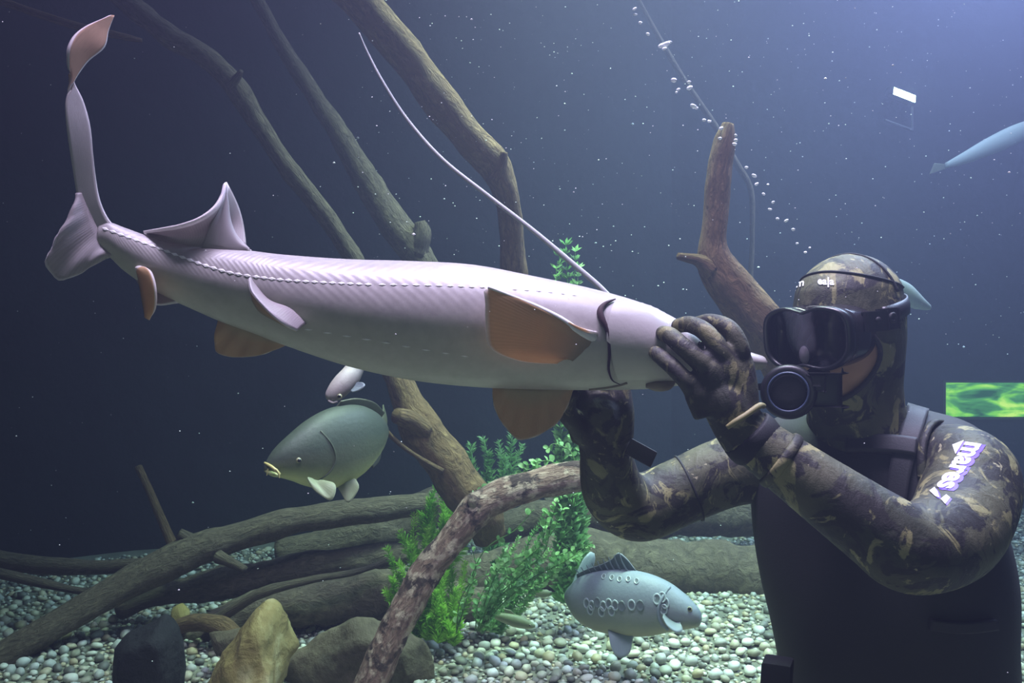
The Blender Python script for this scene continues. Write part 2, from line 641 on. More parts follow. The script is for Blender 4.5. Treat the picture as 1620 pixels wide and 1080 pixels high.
LD = 5.2
lc = P(1431, 150, LD)
lamp = empty('tank_spotlight', lc, 'small bright white spotlight shining through the hazy blue water', 'lamp')
la, lb = Vector((0.066, 0, -0.026)), Vector((0.011, 0.02, 0.026))
ln = la.cross(lb).normalized()
w = box_data(lc + Vector((0, 0.055, 0.012)), la * 1.1, Vector((0, 0.05, 0.004)), lb * 1.15, 0.004)
add_obj('housing', w[0], w[1], plain('lamp_housing', (0.05, 0.05, 0.06), 0.4), lamp)
w = box_data(lc, la, Vector((0, 0.004, 0)), lb, 0.002)
add_obj('lamp_glass', w[0], w[1], emit('lamp_white', (1.0, 0.95, 1.0), 14), lamp)
for a, b in (((1443, 168), (1443, 206)), ((1400, 190), (1444, 206))):
    t = ptube([(a[0], a[1], LD + .03, 2), ((a[0] + b[0]) / 2, (a[1] + b[1]) / 2, LD + .03, 2), (b[0], b[1], LD + .03, 2)], n=6, sub=2)
    add_obj('bracket', t[0], t[1], plain('bracket_grey', (0.10, 0.10, 0.12), 0.6), lamp)

# =================================================================== DRIFTWOOD
SOLID = []


def wood(name, label, pts, mat, rough=0.22, n=14, sub=7, seed=0, parts=(), **k):
    """pts: (px, py, depth, radius px); parts: (name, pts) that grow out of the same piece"""
    base = min(pts, key=lambda p: P(*p[:3]).z)
    b = P(*base[:3])
    root = empty(name, (b.x, b.y, b.z), label, 'driftwood')
    t = ptube(pts, n=n, sub=sub, rough=rough, seed=seed, knots=0.8, **k)
    add_obj('trunk', t[0], t[1], mat, root, t[2])
    SOLID.append((t[0], t[1]))
    for i, (pn, pp) in enumerate(parts):
        t = ptube(pp, n=10, sub=6, rough=rough, seed=seed + i + 3)
        add_obj(pn, t[0], t[1], mat, root, t[2])
        SOLID.append((t[0], t[1]))
    return root


wood('arched_branch', 'mottled pale bark branch arching up in front of the green plants',
     [(560, 1135, 2.42, 26), (590, 1072, 2.43, 27), (622, 1000, 2.45, 25), (668, 915, 2.48, 25), (715, 855, 2.5, 23), (752, 805, 2.52, 25), (800, 780, 2.54, 24), (870, 762, 2.57, 23), (945, 752, 2.6, 22), (990, 768, 2.64, 20), (1005, 800, 2.7, 16)],
     M_wood_pale, 0.20, n=18, sub=9, seed=1, parts=[('stub', [(756, 812, 2.51, 12), (750, 796, 2.49, 13), (747, 788, 2.47, 7)])])
wood('long_root', 'long dark root sweeping from the gravel up behind the yellow rock',
     [(-60, 1075, 2.66, 26), (20, 1030, 2.72, 25), (110, 975, 2.82, 22), (200, 925, 2.92, 24), (290, 880, 3.0, 27), (380, 848, 3.06, 23), (470, 822, 3.12, 21), (580, 808, 3.2, 20), (690, 795, 3.3, 16)],
     M_wood, 0.16, seed=2, sub=8,
     parts=[('branch', [(-40, 880, 3.08, 15), (60, 893, 3.06, 15), (150, 897, 3.03, 11), (215, 893, 3.02, 10), (262, 892, 2.99, 10)]),
            ('branch', [(-30, 900, 2.9, 8), (50, 918, 2.92, 8), (110, 932, 2.93, 6), (165, 940, 2.92, 7)]),
            ('stub', [(335, 865, 3.05, 12), (305, 855, 3.02, 11), (283, 843, 3.0, 8)]),
            ('stub', [(345, 880, 2.96, 12), (362, 888, 2.94, 9), (388, 901, 2.92, 6)])])
wood('leaning_stick', 'thin bare stick leaning up out of the dark roots',
     [(292, 900, 3.06, 9), (268, 850, 3.12, 8), (240, 785, 3.16, 7), (219, 738, 3.2, 6)], M_wood_rust, 0.2, n=9, seed=4)
wood('weathered_log', 'thick weathered olive log lying behind the pointed yellow rock',
     [(300, 1015, 2.95, 26), (365, 985, 2.97, 31), (440, 960, 3.0, 34), (520, 948, 3.04, 36), (600, 942, 3.08, 36), (680, 945, 3.12, 34), (760, 958, 3.18, 30)], M_wood, 0.22, n=18, seed=5,
     parts=[('branch', [(330, 990, 2.88, 10), (375, 960, 2.86, 9), (420, 935, 2.86, 8), (500, 915, 2.9, 6), (560, 905, 2.94, 5), (620, 885, 3.0, 4)])])
wood('dark_root', 'dark gnarled root lying between the long root and weathered log',
     [(190, 965, 3.1, 13), (260, 940, 3.1, 16), (340, 925, 3.12, 24), (430, 908, 3.16, 24), (520, 893, 3.2, 24), (620, 878, 3.26, 20), (700, 850, 3.34, 16)], M_wood, 0.24, seed=6)
wood('low_root', 'slim root slanting over the gravel beside the black rock',
     [(250, 1010, 2.86, 9), (300, 985, 2.84, 14), (345, 990, 2.8, 16), (378, 1012, 2.76, 12)], M_wood_rust, 0.25, seed=16)
wood('sunken_trunk', 'broad dark sunken trunk lying across the back of the gravel',
     [(700, 930, 3.6, 34), (800, 905, 3.62, 44), (900, 885, 3.64, 46), (1000, 900, 3.62, 50), (1100, 912, 3.6, 52), (1220, 915, 3.58, 52), (1340, 920, 3.56, 50)], M_wood, 0.22, n=18, seed=7)
wood('upper_trunk', 'pale olive trunk resting above the sunken trunk behind the arched branch',
     [(790, 832, 3.88, 24), (850, 823, 3.87, 28), (930, 817, 3.86, 30), (1020, 815, 3.8, 34), (1120, 812, 3.84, 36), (1240, 815, 3.9, 36)], M_wood, 0.2, n=16, seed=8)
wood('rear_trunk', 'slim grey trunk lying topmost on the rear pile',
     [(862, 797, 4.1, 16), (915, 792, 4.1, 18), (990, 790, 4.12, 20), (1100, 770, 4.15, 22), (1240, 765, 4.2, 22)], M_wood, 0.2, seed=9)
wood('shelf_log', 'dark mossy log lying deep behind the long root',
     [(440, 880, 3.5, 20), (520, 862, 3.52, 30), (600, 842, 3.56, 32), (690, 800, 3.62, 30), (760, 770, 3.7, 26)], M_wood, 0.22, seed=10)
# upright snags and hanging branches
wood('slanting_snag', 'thick slanting snag with a broken stub beside the olive carp',
     [(585, 500, 2.95, 14), (612, 560, 2.94, 17), (640, 625, 2.92, 24), (668, 680, 2.9, 32), (712, 740, 2.9, 34), (755, 800, 2.92, 34), (775, 850, 2.96, 26)], M_wood_rust, 0.18, n=16, seed=11,
     parts=[('stub', [(672, 680, 2.86, 16), (648, 664, 2.82, 15), (626, 657, 2.78, 13)]),
            ('branch', [(606, 650, 2.75, 3), (608, 675, 2.76, 3), (630, 700, 2.78, 4), (665, 725, 2.8, 4), (700, 745, 2.82, 5)])])
wood('bent_branch', 'long brown branch hanging from above and bending down behind the sturgeon',
     [(500, -60, 2.5, 26), (575, 8, 2.5, 27), (640, 85, 2.52, 28), (700, 165, 2.55, 28), (748, 225, 2.58, 27), (782, 262, 2.6, 26), (800, 310, 2.62, 20), (810, 370, 2.66, 19), (814, 440, 2.7, 20), (822, 530, 2.74, 17), (835, 590, 2.76, 10)],
     M_wood_rust, 0.15, n=16, seed=12, parts=[('stub', [(783, 285, 2.58, 12), (793, 258, 2.57, 11), (797, 240, 2.56, 7)])])
wood('dim_branch', 'dim angular branch reaching down through the dark water above the dorsal fin',
     [(150, -40, 2.9, 16), (215, 15, 2.9, 17), (262, 52, 2.9, 18), (320, 88, 2.92, 17), (368, 132, 2.94, 18), (408, 195, 2.97, 15), (455, 265, 3.0, 15), (510, 335, 3.05, 15), (570, 425, 3.1, 14), (610, 500, 3.14, 12), (640, 560, 3.16, 8)],
     M_wood, 0.2, n=12, seed=13, parts=[('stub', [(366, 135, 2.92, 9), (376, 122, 2.9, 6), (382, 112, 2.88, 3)])])
wood('faint_snag', 'faint thick snag standing between the dim branch and the bent branch',
     [(380, -50, 3.3, 9), (440, 60, 3.32, 11), (480, 125, 3.35, 13), (522, 190, 3.36, 16), (565, 262, 3.38, 20), (610, 335, 3.4, 24), (660, 405, 3.42, 26), (700, 480, 3.45, 22), (725, 555, 3.47, 14)], M_wood, 0.2, seed=14,
     parts=[('stub', [(660, 400, 3.40, 18), (668, 370, 3.38, 16), (664, 350, 3.37, 9)])])
wood('corner_twig', 'thin ochre twig reaching behind the tip of the tail',
     [(-60, -10, 2.7, 5), (0, 2, 2.7, 6), (60, 22, 2.7, 6), (125, 42, 2.7, 6), (195, 58, 2.72, 5), (225, 64, 2.74, 3)], M_wood_rust, 0.2, n=8, seed=15)
wood('forked_snag', 'forked driftwood snag with a slanting cut top beside the diver',
     [(1152, 196, 2.2, 9), (1146, 225, 2.2, 17), (1138, 270, 2.2, 20), (1133, 330, 2.2, 19), (1128, 385, 2.2, 20), (1136, 425, 2.2, 30), (1168, 470, 2.2, 34), (1205, 515, 2.2, 36), (1250, 590, 2.22, 38), (1290, 720, 2.26, 40), (1310, 900, 2.3, 42), (1320, 1160, 2.34, 44)],
     M_wood_rust, 0.12, n=18, sub=8, seed=17, parts=[('stub', [(1125, 425, 2.18, 20), (1105, 412, 2.17, 11), (1088, 408, 2.16, 8), (1073, 405, 2.15, 6)])])
wood('thin_pole', 'thin pale crooked pole rising far behind the forked snag',
     [(1000, -20, 4.2, 3), (1040, 55, 4.2, 4), (1085, 130, 4.2, 4.5), (1135, 205, 4.2, 5), (1165, 258, 4.2, 5), (1188, 302, 4.2, 4.5), (1190, 380, 4.2, 4), (1190, 480, 4.2, 4), (1225, 620, 4.2, 4), (1300, 760, 4.2, 4), (1330, 870, 4.2, 5)], M_wood, 0.12, n=8, seed=18)

# =================================================================== ROCKS
def rock(name, label, outline, d, depth, mat, amp=0.02, seed=0, extra=()):
    """outline in pixels at depth d; depth = thickness in metres"""
    pts = [P(x, y, d) for x, y in outline]
    c = sum(pts, Vector()) / len(pts)
    allp = []
    for p in pts:
        allp.append(p)
        q = c + (p - c) * 0.62
        allp.append(q + Vector((0, -depth * 0.5, -0.01)))
        allp.append(q + Vector((0, depth * 0.5, 0)))
    for x, y, dd in extra: allp.append(P(x, y, dd))
    bm = bmesh.new()
    for p in allp: bm.verts.new(p)
    r = bmesh.ops.convex_hull(bm, input=bm.verts)
    bmesh.ops.delete(bm, geom=[g for g in r['geom_interior'] if isinstance(g, bmesh.types.BMVert)], context='VERTS')
    bmesh.ops.triangulate(bm, faces=list(bm.faces))
    for it in range(4):
        bmesh.ops.subdivide_edges(bm, edges=[e for e in bm.edges if e.calc_length() > 0.025], cuts=1, use_grid_fill=True)
        bmesh.ops.triangulate(bm, faces=list(bm.faces))
    for it in range(2):
        bmesh.ops.smooth_vert(bm, verts=bm.verts, factor=0.2, use_axis_x=True, use_axis_y=True, use_axis_z=True)
    bm.normal_update()
    for v in bm.verts:
        p = v.co * 9 + Vector((seed, 0, 0))
        v.co += v.normal * amp * (noise.noise(p) + 0.6 * noise.noise(p * 2.3) + 0.35 * abs(noise.noise(p * 5)))
    bm.verts.ensure_lookup_table()
    Vv = [v.co.copy() for v in bm.verts]
    Ff = [[v.index for v in f.verts] for f in bm.faces]
    bm.free()
    SOLID.append((Vv, Ff))
    return tag(add_obj(name, Vv, Ff, mat), label, 'rock')


rock('pointed_rock', 'yellow ochre pointed rock standing on the gravel', [(314, 1110), (328, 1075), (355, 1035), (395, 985), (422, 948), (440, 955), (456, 992), (466, 1022), (455, 1060), (440, 1110)], 2.42, 0.22, M_rock_y, 0.022, 1, [(405, 1010, 2.30), (425, 1090, 2.26)])
rock('black_rock', 'black blocky rock standing beside the pointed yellow rock', [(183, 1120), (184, 1020), (200, 1000), (262, 968), (282, 990), (290, 1025), (293, 1120)], 2.4, 0.16, M_rock_k, 0.010, 2)
rock('boulder', 'broad rounded brown boulder behind the foot of the arched branch', [(435, 1110), (455, 1045), (500, 1005), (565, 978), (630, 985), (672, 1008), (690, 1050), (685, 1110)], 2.62, 0.14, M_rock_b, 0.018, 3)
rock('small_stone', 'small tan stone lodged under the roots', [(270, 990), (272, 960), (286, 952), (300, 965), (302, 988)], 2.9, 0.06, M_rock_y, 0.006, 4)
rock('round_stone', 'small grey olive stone half buried under the weathered log', [(388, 1015), (392, 990), (330, 1000), (338, 1030), (370, 1040)], 2.64, 0.06, M_rock_b, 0.006, 5)

# =================================================================== PEBBLES
def pebble_shape(rng, sub=1):
    bm = bmesh.new()
    bmesh.ops.create_icosphere(bm, subdivisions=sub, radius=1.0)
    sx, sy, sz = rng.uniform(0.8, 1.3), rng.uniform(0.7, 1.05), rng.uniform(0.45, 0.75)
    off = Vector((rng.uniform(0, 50), 0, 0))
    for v in bm.verts:
        k = 1 + 0.28 * noise.noise(v.co * 1.1 + off)
        v.co = Vector((v.co.x * sx, v.co.y * sy, v.co.z * sz)) * k
    mx_ = max(math.hypot(v.co.x, v.co.y) for v in bm.verts)
    for v in bm.verts: v.co /= mx_ * 0.97
    bm.verts.ensure_lookup_table()
    out = ([v.co.copy() for v in bm.verts], [tuple(v.index for v in f.verts) for f in bm.faces])
    bm.free()
    return out


rng = random.Random(21)
shapes = [pebble_shape(rng, 2) for _ in range(18)]
peb_me = []
for i, (vv, ff) in enumerate(shapes):
    me = bpy.data.meshes.new('pebble')
    me.from_pydata([tuple(v) for v in vv], [], ff)
    a = me.attributes.new('rnd', 'FLOAT', 'POINT')
    a.data.foreach_set('value', [(i * 0.618) % 1.0] * len(vv))
    me.materials.append(M_pebble)
    me.polygons.foreach_set('use_smooth', [True] * len(me.polygons))
    peb_me.append(me)
low = [pebble_shape(rng, 1) for _ in range(12)]
T_solid = bvh(*merge(*SOLID))


def clear_of_solids(x, y, z, r):
    h = T_solid.find_nearest(Vector((x, y, z)))
    if h[0] is None: return True
    d = Vector((x, y, z)) - h[0]
    return d.length > r * 1.25 and d.dot(h[1]) > 0


# dart throwing, large pebbles first, so that no two share the same room
CELL, grid, cand = 0.05, {}, []


def try_pebble(x, y, r):
    if not (XL + .08 < x < XR - .08 and 2.2 < y < min(5.2, 4.76 + .413 * x)) or abs(x) > 0.66 * y + 0.1: return
    ci, cj = int(math.floor(x / CELL)), int(math.floor(y / CELL))
    for i in (ci - 1, ci, ci + 1):
        for j in (cj - 1, cj, cj + 1):
            for (qx, qy, qr) in grid.get((i, j), ()):
                if (qx - x) ** 2 + (qy - y) ** 2 < (0.90 * (qr + r)) ** 2: return
    if not clear_of_solids(x, y, fz(x, y) + r * 0.5, r): return
    grid.setdefault((ci, cj), []).append((x, y, r))
    cand.append((x, y, r))


for r0, r1, num in ((0.019, 0.024, 2600), (0.014, 0.019, 8000), (0.010, 0.014, 16000), (0.006, 0.010, 45000)):
    for k in range(num):
        y = 2.2 + 3.0 * rng.random() ** 1.25
        try_pebble(rng.uniform(-1, 1) * (0.66 * y + 0.1), y, rng.uniform(r0, r1))
vis, rest = [], []
for xx, yy, r in cand:
    u, v = px((xx, yy, fz(xx, yy) + r * 0.6))
    inL = 0 < u < 320 and v < 1078 and v > 950 + max(0, (170 - u)) * 0.3 and not (180 < u < 308 and v > 960)
    inR = 692 < u < 1222 and 975 < v < 1078 and not (905 < u < 1100 and v < 1000)
    (vis if (inL or inR) else rest).append((r / yy, xx, yy, r))
vis.sort(reverse=True)
for k, (q, xx, yy, r) in enumerate(vis[:300]):
    o = bpy.data.objects.new('pebble', peb_me[k % len(peb_me)])
    COL.objects.link(o)
    o.location = (xx, yy, fz(xx, yy) + r * rng.uniform(0.35, 0.75))
    o.rotation_euler = (rng.uniform(-.35, .35), rng.uniform(-.35, .35), rng.uniform(0, 6.28))
    o.scale = (r, r, r)
    c_ = ((k % len(peb_me)) * 0.618) % 1.0
    nm = 'off white' if c_ < .11 else 'cream' if c_ < .31 else 'tan' if c_ < .46 else 'mid grey' if c_ < .58 else 'light grey' if c_ < .71 else 'dark grey' if c_ < .84 else 'nearly black' if c_ < .95 else 'yellowish'
    tag(o, 'smooth %s river pebble lying on the tank floor' % nm, 'pebble', 'larger %s pebbles on the tank floor' % nm)
GV, GF, GA = [], [], []
for q, xx, yy, r in vis[300:] + rest:
    vv, ff = low[rng.randrange(len(low))]
    o = len(GV)
    rz = rng.uniform(0, 6.28)
    c, s_ = math.cos(rz), math.sin(rz)
    z0 = fz(xx, yy) + r * rng.uniform(0.2, 0.6)
    tx, ty = rng.uniform(-.3, .3), rng.uniform(-.3, .3)
    for v in vv:
        a, b = (v.x * c - v.y * s_) * r, (v.x * s_ + v.y * c) * r
        GV.append(Vector((xx + a, yy + b, z0 + v.z * r + a * tx + b * ty)))
    GF += [tuple(i + o for i in f) for f in ff]
    GA += [rng.random()] * len(vv)
tag(add_obj('gravel', GV, GF, M_pebble, attr=GA), 'small mixed gravel covering the bottom of the tank', 'gravel', None, 'stuff')

# =================================================================== PLANTS
def leaf_mat(name, a, b, tl=0.45):
    s = Mat(name)
    n1 = s.noise(s.coord('Object'), 9, 3, 0.6)
    oi = s.n('ObjectInfo')
    f = s.math('ADD', s.math('MULTIPLY', n1, 0.6), s.math('MULTIPLY', oi.outputs['Random'], 0.4))
    col = s.ramp(f, [(0.25, a), (0.7, b)])
    s.fin(col, 0.5)
    t = s.n('BsdfTranslucent')
    s.set(t.inputs['Color'], col)
    mx = s.n('MixShader')
    mx.inputs[0].default_value = tl
    s.t.links.new(s.b.outputs[0], mx.inputs[1]); s.t.links.new(t.outputs[0], mx.inputs[2])
    s.t.links.new(mx.outputs[0], s.o.inputs['Surface'])
    return s.m


M_needle = leaf_mat('needle_green', (0.14, 0.38, 0.04), (0.48, 0.80, 0.12))
M_leaf = leaf_mat('leaf_green', (0.14, 0.38, 0.10), (0.46, 0.72, 0.32))
M_stem = plain('stem_green', (0.12, 0.24, 0.06), 0.6)


def frond(pts, d_leaf, per, rng, width=0.10):
    """a stem with whorls of needle leaves; pts (px,py,depth)"""
    S = catmull([tuple(P(*p)) for p in pts], 14)
    t = tube_data([tuple(s) + (0.0016,) for s in S[::3] + [S[-1]]], n=5, sub=1)
    Vv, Ff = list(t[0]), list(t[1])
    n = len(S)
    for i, s in enumerate(S):
        fr = i / (n - 1)
        c = Vector(s)
        tg = (Vector(S[min(i + 1, n - 1)]) - Vector(S[max(i - 1, 0)])).normalized()
        for k in range(per):
            dirv = Vector((rng.gauss(0, 1), rng.gauss(0, 1), rng.gauss(0, 1))).normalized()
            dirv = (dirv - tg * dirv.dot(tg)).normalized() * 0.85 + tg * rng.uniform(0.35, 0.9)
            L = d_leaf * rng.uniform(0.6, 1.15) * (1 - 0.45 * fr)
            tip = c + dirv * L
            sd = dirv.cross(Vector((rng.uniform(-1, 1), rng.uniform(-1, 1), rng.uniform(-1, 1)))).normalized() * L * width
            o = len(Vv)
            mid = c + dirv * L * 0.5 + Vector((0, 0, L * 0.06))
            Vv += [c, mid + sd, tip, mid - sd]
            Ff.append((o, o + 1, o + 2, o + 3))
    return Vv, Ff


def bushy(name, label, base, stems, mat, d_leaf, per, seed, width=0.10, cat='plant'):
    r = random.Random(seed)
    b = P(*base)
    root = empty(name, b, label, cat)
    for pts in stems:
        Vv, Ff = frond(pts, d_leaf, per, r, width)
        add_obj('frond', Vv, Ff, mat, root, smooth=False)
    return root


def fan(base, tips, r, bend=14, mid=1):
    out = []
    for tx, ty, td in tips:
        bx, by, bd = base[0] + r.uniform(-14, 14), base[1] + r.uniform(-6, 6), base[2] + r.uniform(-.04, .04)
        out.append([(bx, by, bd), ((bx * 2 + tx) / 3 + r.uniform(-bend, bend), (by * 2 + ty) / 3, (bd * 2 + td) / 3),
                    ((bx + 2 * tx) / 3 + r.uniform(-bend, bend), (by + 2 * ty) / 3, (bd + 2 * td) / 3), (tx, ty, td)])
    return out


rp = random.Random(3)
tipsA = [(612, 868, 2.78), (622, 915, 2.76), (632, 842, 2.82), (648, 858, 2.80), (655, 815, 2.86), (668, 880, 2.78), (676, 838, 2.84), (688, 800, 2.91), (640, 935, 2.74), (618, 960, 2.74), (700, 850, 2.86), (610, 935, 2.76), (660, 905, 2.76), (690, 880, 2.80), (630, 890, 2.78)]
bushy('feathery_plant', 'bright lime green feathery plant growing behind the arched branch foot', (668, 1010, 2.82), fan((668, 1008, 2.82), tipsA, rp), M_needle, 0.036, 9, 5)
tipsB = [(705, 905, 2.82), (722, 930, 2.80), (690, 935, 2.78), (700, 960, 2.78), (735, 890, 2.86), (745, 915, 2.84), (680, 975, 2.76), (715, 880, 2.90)]
bushy('feathery_plant', 'small green feathery plant beside the foot of the brown boulder', (705, 1018, 2.80), fan((705, 1016, 2.80), tipsB, rp, 8), M_needle, 0.032, 9, 6)
tipsC = [(690, 768, 3.05), (700, 758, 3.1), (712, 780, 3.05), (680, 790, 3.05), (722, 800, 3.0), (668, 812, 3.05), (705, 815, 3.0), (735, 830, 3.0), (640, 850, 3.05)]
bushy('feathery_plant', 'darker green feathery plant rising in front of the slanting snag', (690, 940, 3.0), fan((690, 938, 3.0), tipsC, rp), M_needle, 0.045, 10, 7)
tipsD = [(895, 388, 3.0), (885, 405, 3.0), (910, 398, 3.02), (880, 425, 2.98), (915, 425, 3.0), (898, 440, 3.0), (905, 650, 2.98), (920, 668, 3.0), (890, 690, 3.0), (925, 700, 3.0), (880, 720, 2.98), (935, 640, 3.02)]
bushy('tall_plant', 'tall green water plant whose top shows above the sturgeon back', (905, 985, 3.0), fan((905, 950, 3.0), tipsD, rp, 6), M_leaf, 0.05, 8, 8, 0.2)
tipsE = [(745, 705, 4.10), (765, 695, 4.10), (790, 700, 4.10), (810, 690, 4.15), (775, 720, 4.10), (735, 725, 4.10), (825, 705, 4.15), (800, 725, 4.10)]
bushy('distant_plant', 'dim green plant spreading deep in the dark behind the tail of the branch', (785, 885, 4.10), fan((785, 880, 4.10), tipsE, rp), M_leaf, 0.06, 7, 9, 0.14)

# one leaf mesh for the round-leaved plants
lv, lf = [], []
for j in range(10):
    a = 2 * PI * j / 10
    lv.append((0.5 + 0.5 * math.cos(a), 0.42 * math.sin(a), 0.10 * math.sin(a) ** 2 - 0.05 * math.cos(a) ** 2))
lv.append((0.5, 0, -0.06))
lf = [(j, (j + 1) % 10, 10) for j in range(10)]
leaf_me = bpy.data.meshes.new('leaf')
leaf_me.from_pydata(lv, [], lf)
leaf_me.materials.append(M_leaf)
leaf_me.polygons.foreach_set('use_smooth', [True] * len(leaf_me.polygons))


def leafy(name, label, base, stems, spacing, size, seed):
    r = random.Random(seed)
    b = P(*base)
    root = empty(name, b, label, 'plant')
    for pts in stems:
        S = catmull([tuple(P(*p)) for p in pts], 10)
        t = tube_data([tuple(s) + (0.0022 * (1 - 0.5 * i / len(S)),) for i, s in enumerate(S)], n=6, sub=1)
        add_obj('stem', t[0], t[1], M_stem, root)
        acc, nxt = 0.0, 0.03
        for i in range(1, len(S)):
            p0, p1 = Vector(S[i - 1]), Vector(S[i])
            acc += (p1 - p0).length
            while acc > nxt:
                nxt += spacing * r.uniform(0.7, 1.3)
                tg = (p1 - p0).normalized()
                for sgn in (-1, 1):
                    dv = Vector((r.gauss(0, 1), r.gauss(0, 0.7), r.gauss(0, 1))).normalized()
                    dv = (dv - tg * dv.dot(tg)).normalized() * sgn + tg * 0.6
                    dv.normalize()
                    o = bpy.data.objects.new('leaf', leaf_me)
                    COL.objects.link(o)
                    o.parent = root
                    up = Vector((r.uniform(-.6, .6), r.uniform(-1, 0.2), r.uniform(0, 1))).normalized()
                    sd = up.cross(dv).normalized()
                    M = Matrix((dv, sd, dv.cross(sd))).transposed().to_4x4()
                    M.translation = p1 - b
                    o.matrix_local = M @ Matrix.Scale(size * r.uniform(0.65, 1.2), 4)
    return root


leafy('round_leaf_plant', 'pale green round leaved plant arching over the bright gravel', (757, 1000, 2.78),
      [[(757, 998, 2.78), (785, 945, 2.74), (830, 905, 2.7), (862, 870, 2.68), (872, 825, 2.66), (882, 790, 2.66)],
       [(757, 998, 2.78), (790, 955, 2.74), (840, 915, 2.7), (890, 890, 2.66), (936, 858, 2.64)],
       [(755, 998, 2.78), (775, 930, 2.74), (800, 890, 2.72), (852, 868, 2.7), (866, 812, 2.68)],
       [(757, 998, 2.78), (780, 960, 2.76), (800, 930, 2.74), (845, 890, 2.7), (905, 872, 2.68)],
       [(752, 998, 2.78), (758, 950, 2.76), (790, 890, 2.74), (800, 862, 2.74)],
       [(757, 998, 2.78), (800, 935, 2.72), (850, 925, 2.68), (880, 905, 2.66)],
       [(758, 998, 2.78), (780, 940, 2.72), (820, 895, 2.70), (868, 850, 2.68), (890, 805, 2.66)],
       [(758, 998, 2.78), (800, 950, 2.72), (860, 905, 2.68), (915, 880, 2.66)]], 0.0150, 0.020, 11)
tipsF = [(800, 870, 2.97), (820, 850, 2.97), (840, 880, 2.94), (860, 840, 2.94), (870, 870, 2.92), (780, 890, 2.97), (830, 905, 2.92), (880, 900, 2.90), (770, 920, 2.94), (850, 920, 2.90), (900, 880, 2.90), (862, 812, 2.92)]
bushy('leafy_bush', 'soft green bushy plant growing among the round leaved stems', (775, 1002, 2.94), fan((775, 998, 2.94), tipsF, rp, 8), M_leaf, 0.026, 6, 15, 0.26)
leafy('creeping_plant', 'fresh green small leaved plant creeping along the top of the arched branch', (850, 770, 2.72),
      [[(905, 790, 2.74), (850, 742, 2.72), (800, 762, 2.7), (752, 778, 2.68)],
       [(905, 800, 2.74), (880, 735, 2.74), (845, 732, 2.72), (815, 748, 2.72)],
       [(905, 800, 2.74), (908, 725, 2.76), (880, 702, 2.78), (862, 712, 2.78)],
       [(908, 800, 2.74), (920, 720, 2.76), (905, 690, 2.78)]], 0.018, 0.021, 12)
leafy('sprig', 'thin sprig of small green leaves hanging below the arched branch', (742, 1000, 2.72),
      [[(722, 1000, 2.7), (728, 950, 2.66), (752, 905, 2.62), (748, 870, 2.6)],
       [(722, 1000, 2.7), (735, 960, 2.66), (745, 925, 2.62), (775, 905, 2.62)],
       [(722, 1000, 2.7), (760, 880, 2.64), (815, 838, 2.62), (845, 805, 2.62)]], 0.045, 0.020, 13)

# =================================================================== FISH
class FishBody:
    """stations: (x px, top px, bottom px, depth, half width m)"""

    def __init__(s, st, roll=0.0, sub=6, n=36, front=1):
        s.st = catmull(st, sub)
        s.roll = roll
        s.n = n
        C = [P(q[0], (q[1] + q[2]) / 2, q[3]) for q in s.st]
        s.C = C
        s.side = []
        for i in range(len(C)):
            t = C[min(i + 1, len(C) - 1)] - C[max(i - 1, 0)]
            sd = Vector((t.y, -t.x, 0))
            if sd.length < 1e-6: sd = Vector((0, -1, 0))
            sd.normalize()
            if sd.y > 0: sd = -sd
            s.side.append(sd)
        s.H = [(q[2] - q[1]) / 2 * q[3] / F for q in s.st]
        s.Wd = [q[4] for q in s.st]

    def pt(s, i, a, off=0.0):
        return s.C[i] + s.side[i] * ((s.Wd[i] + off) * math.cos(a)) + Vector((0, 0, (s.H[i] + off) * math.sin(a)))

    def at(s, x, y=None, a=None, off=0.0):
        """surface point at pixel column x and either row y (facing side) or ring angle a"""
        k = 0
        inc = s.st[-1][0] > s.st[0][0]
        for k in range(len(s.st) - 1):
            x0, x1 = s.st[k][0], s.st[k + 1][0]
            if (x0 <= x <= x1) if inc else (x1 <= x <= x0): break
        x0, x1 = s.st[k][0], s.st[k + 1][0]
        f = 0 if x1 == x0 else min(1, max(0, (x - x0) / (x1 - x0)))
        L = lambda A: A[k] + (A[k + 1] - A[k]) * f
        C, sd, H, Wd = L(s.C), L(s.side), L(s.H), L(s.Wd)
        if a is None:
            q = s.st[k] + (s.st[k + 1] - s.st[k]) * f
            cy, hh = (q[1] + q[2]) / 2, max((q[2] - q[1]) / 2, 1e-3)
            a = math.asin(max(-1, min(1, (cy - y) / hh)))
        p = C + sd * ((Wd + off) * math.cos(a)) + Vector((0, 0, (H + off) * math.sin(a)))
        nr = (sd * (math.cos(a) / max(Wd, 1e-4)) + Vector((0, 0, math.sin(a) / max(H, 1e-4)))).normalized()
        return p, nr

    def mesh(s):
        rings, uv = [], []
        m = len(s.st)
        for i in range(m):
            ring = []
            for j in range(s.n):
                a = 2 * PI * j / s.n
                ring.append(s.pt(i, a))
                uv.append((i / (m - 1), (math.sin(a - s.roll) + 1) / 2))
            rings.append(ring)
        Vv, Ff = skin_rings(rings)
        uv += [(0, 0.5), (1, 0.5)]
        return Vv, Ff, uv


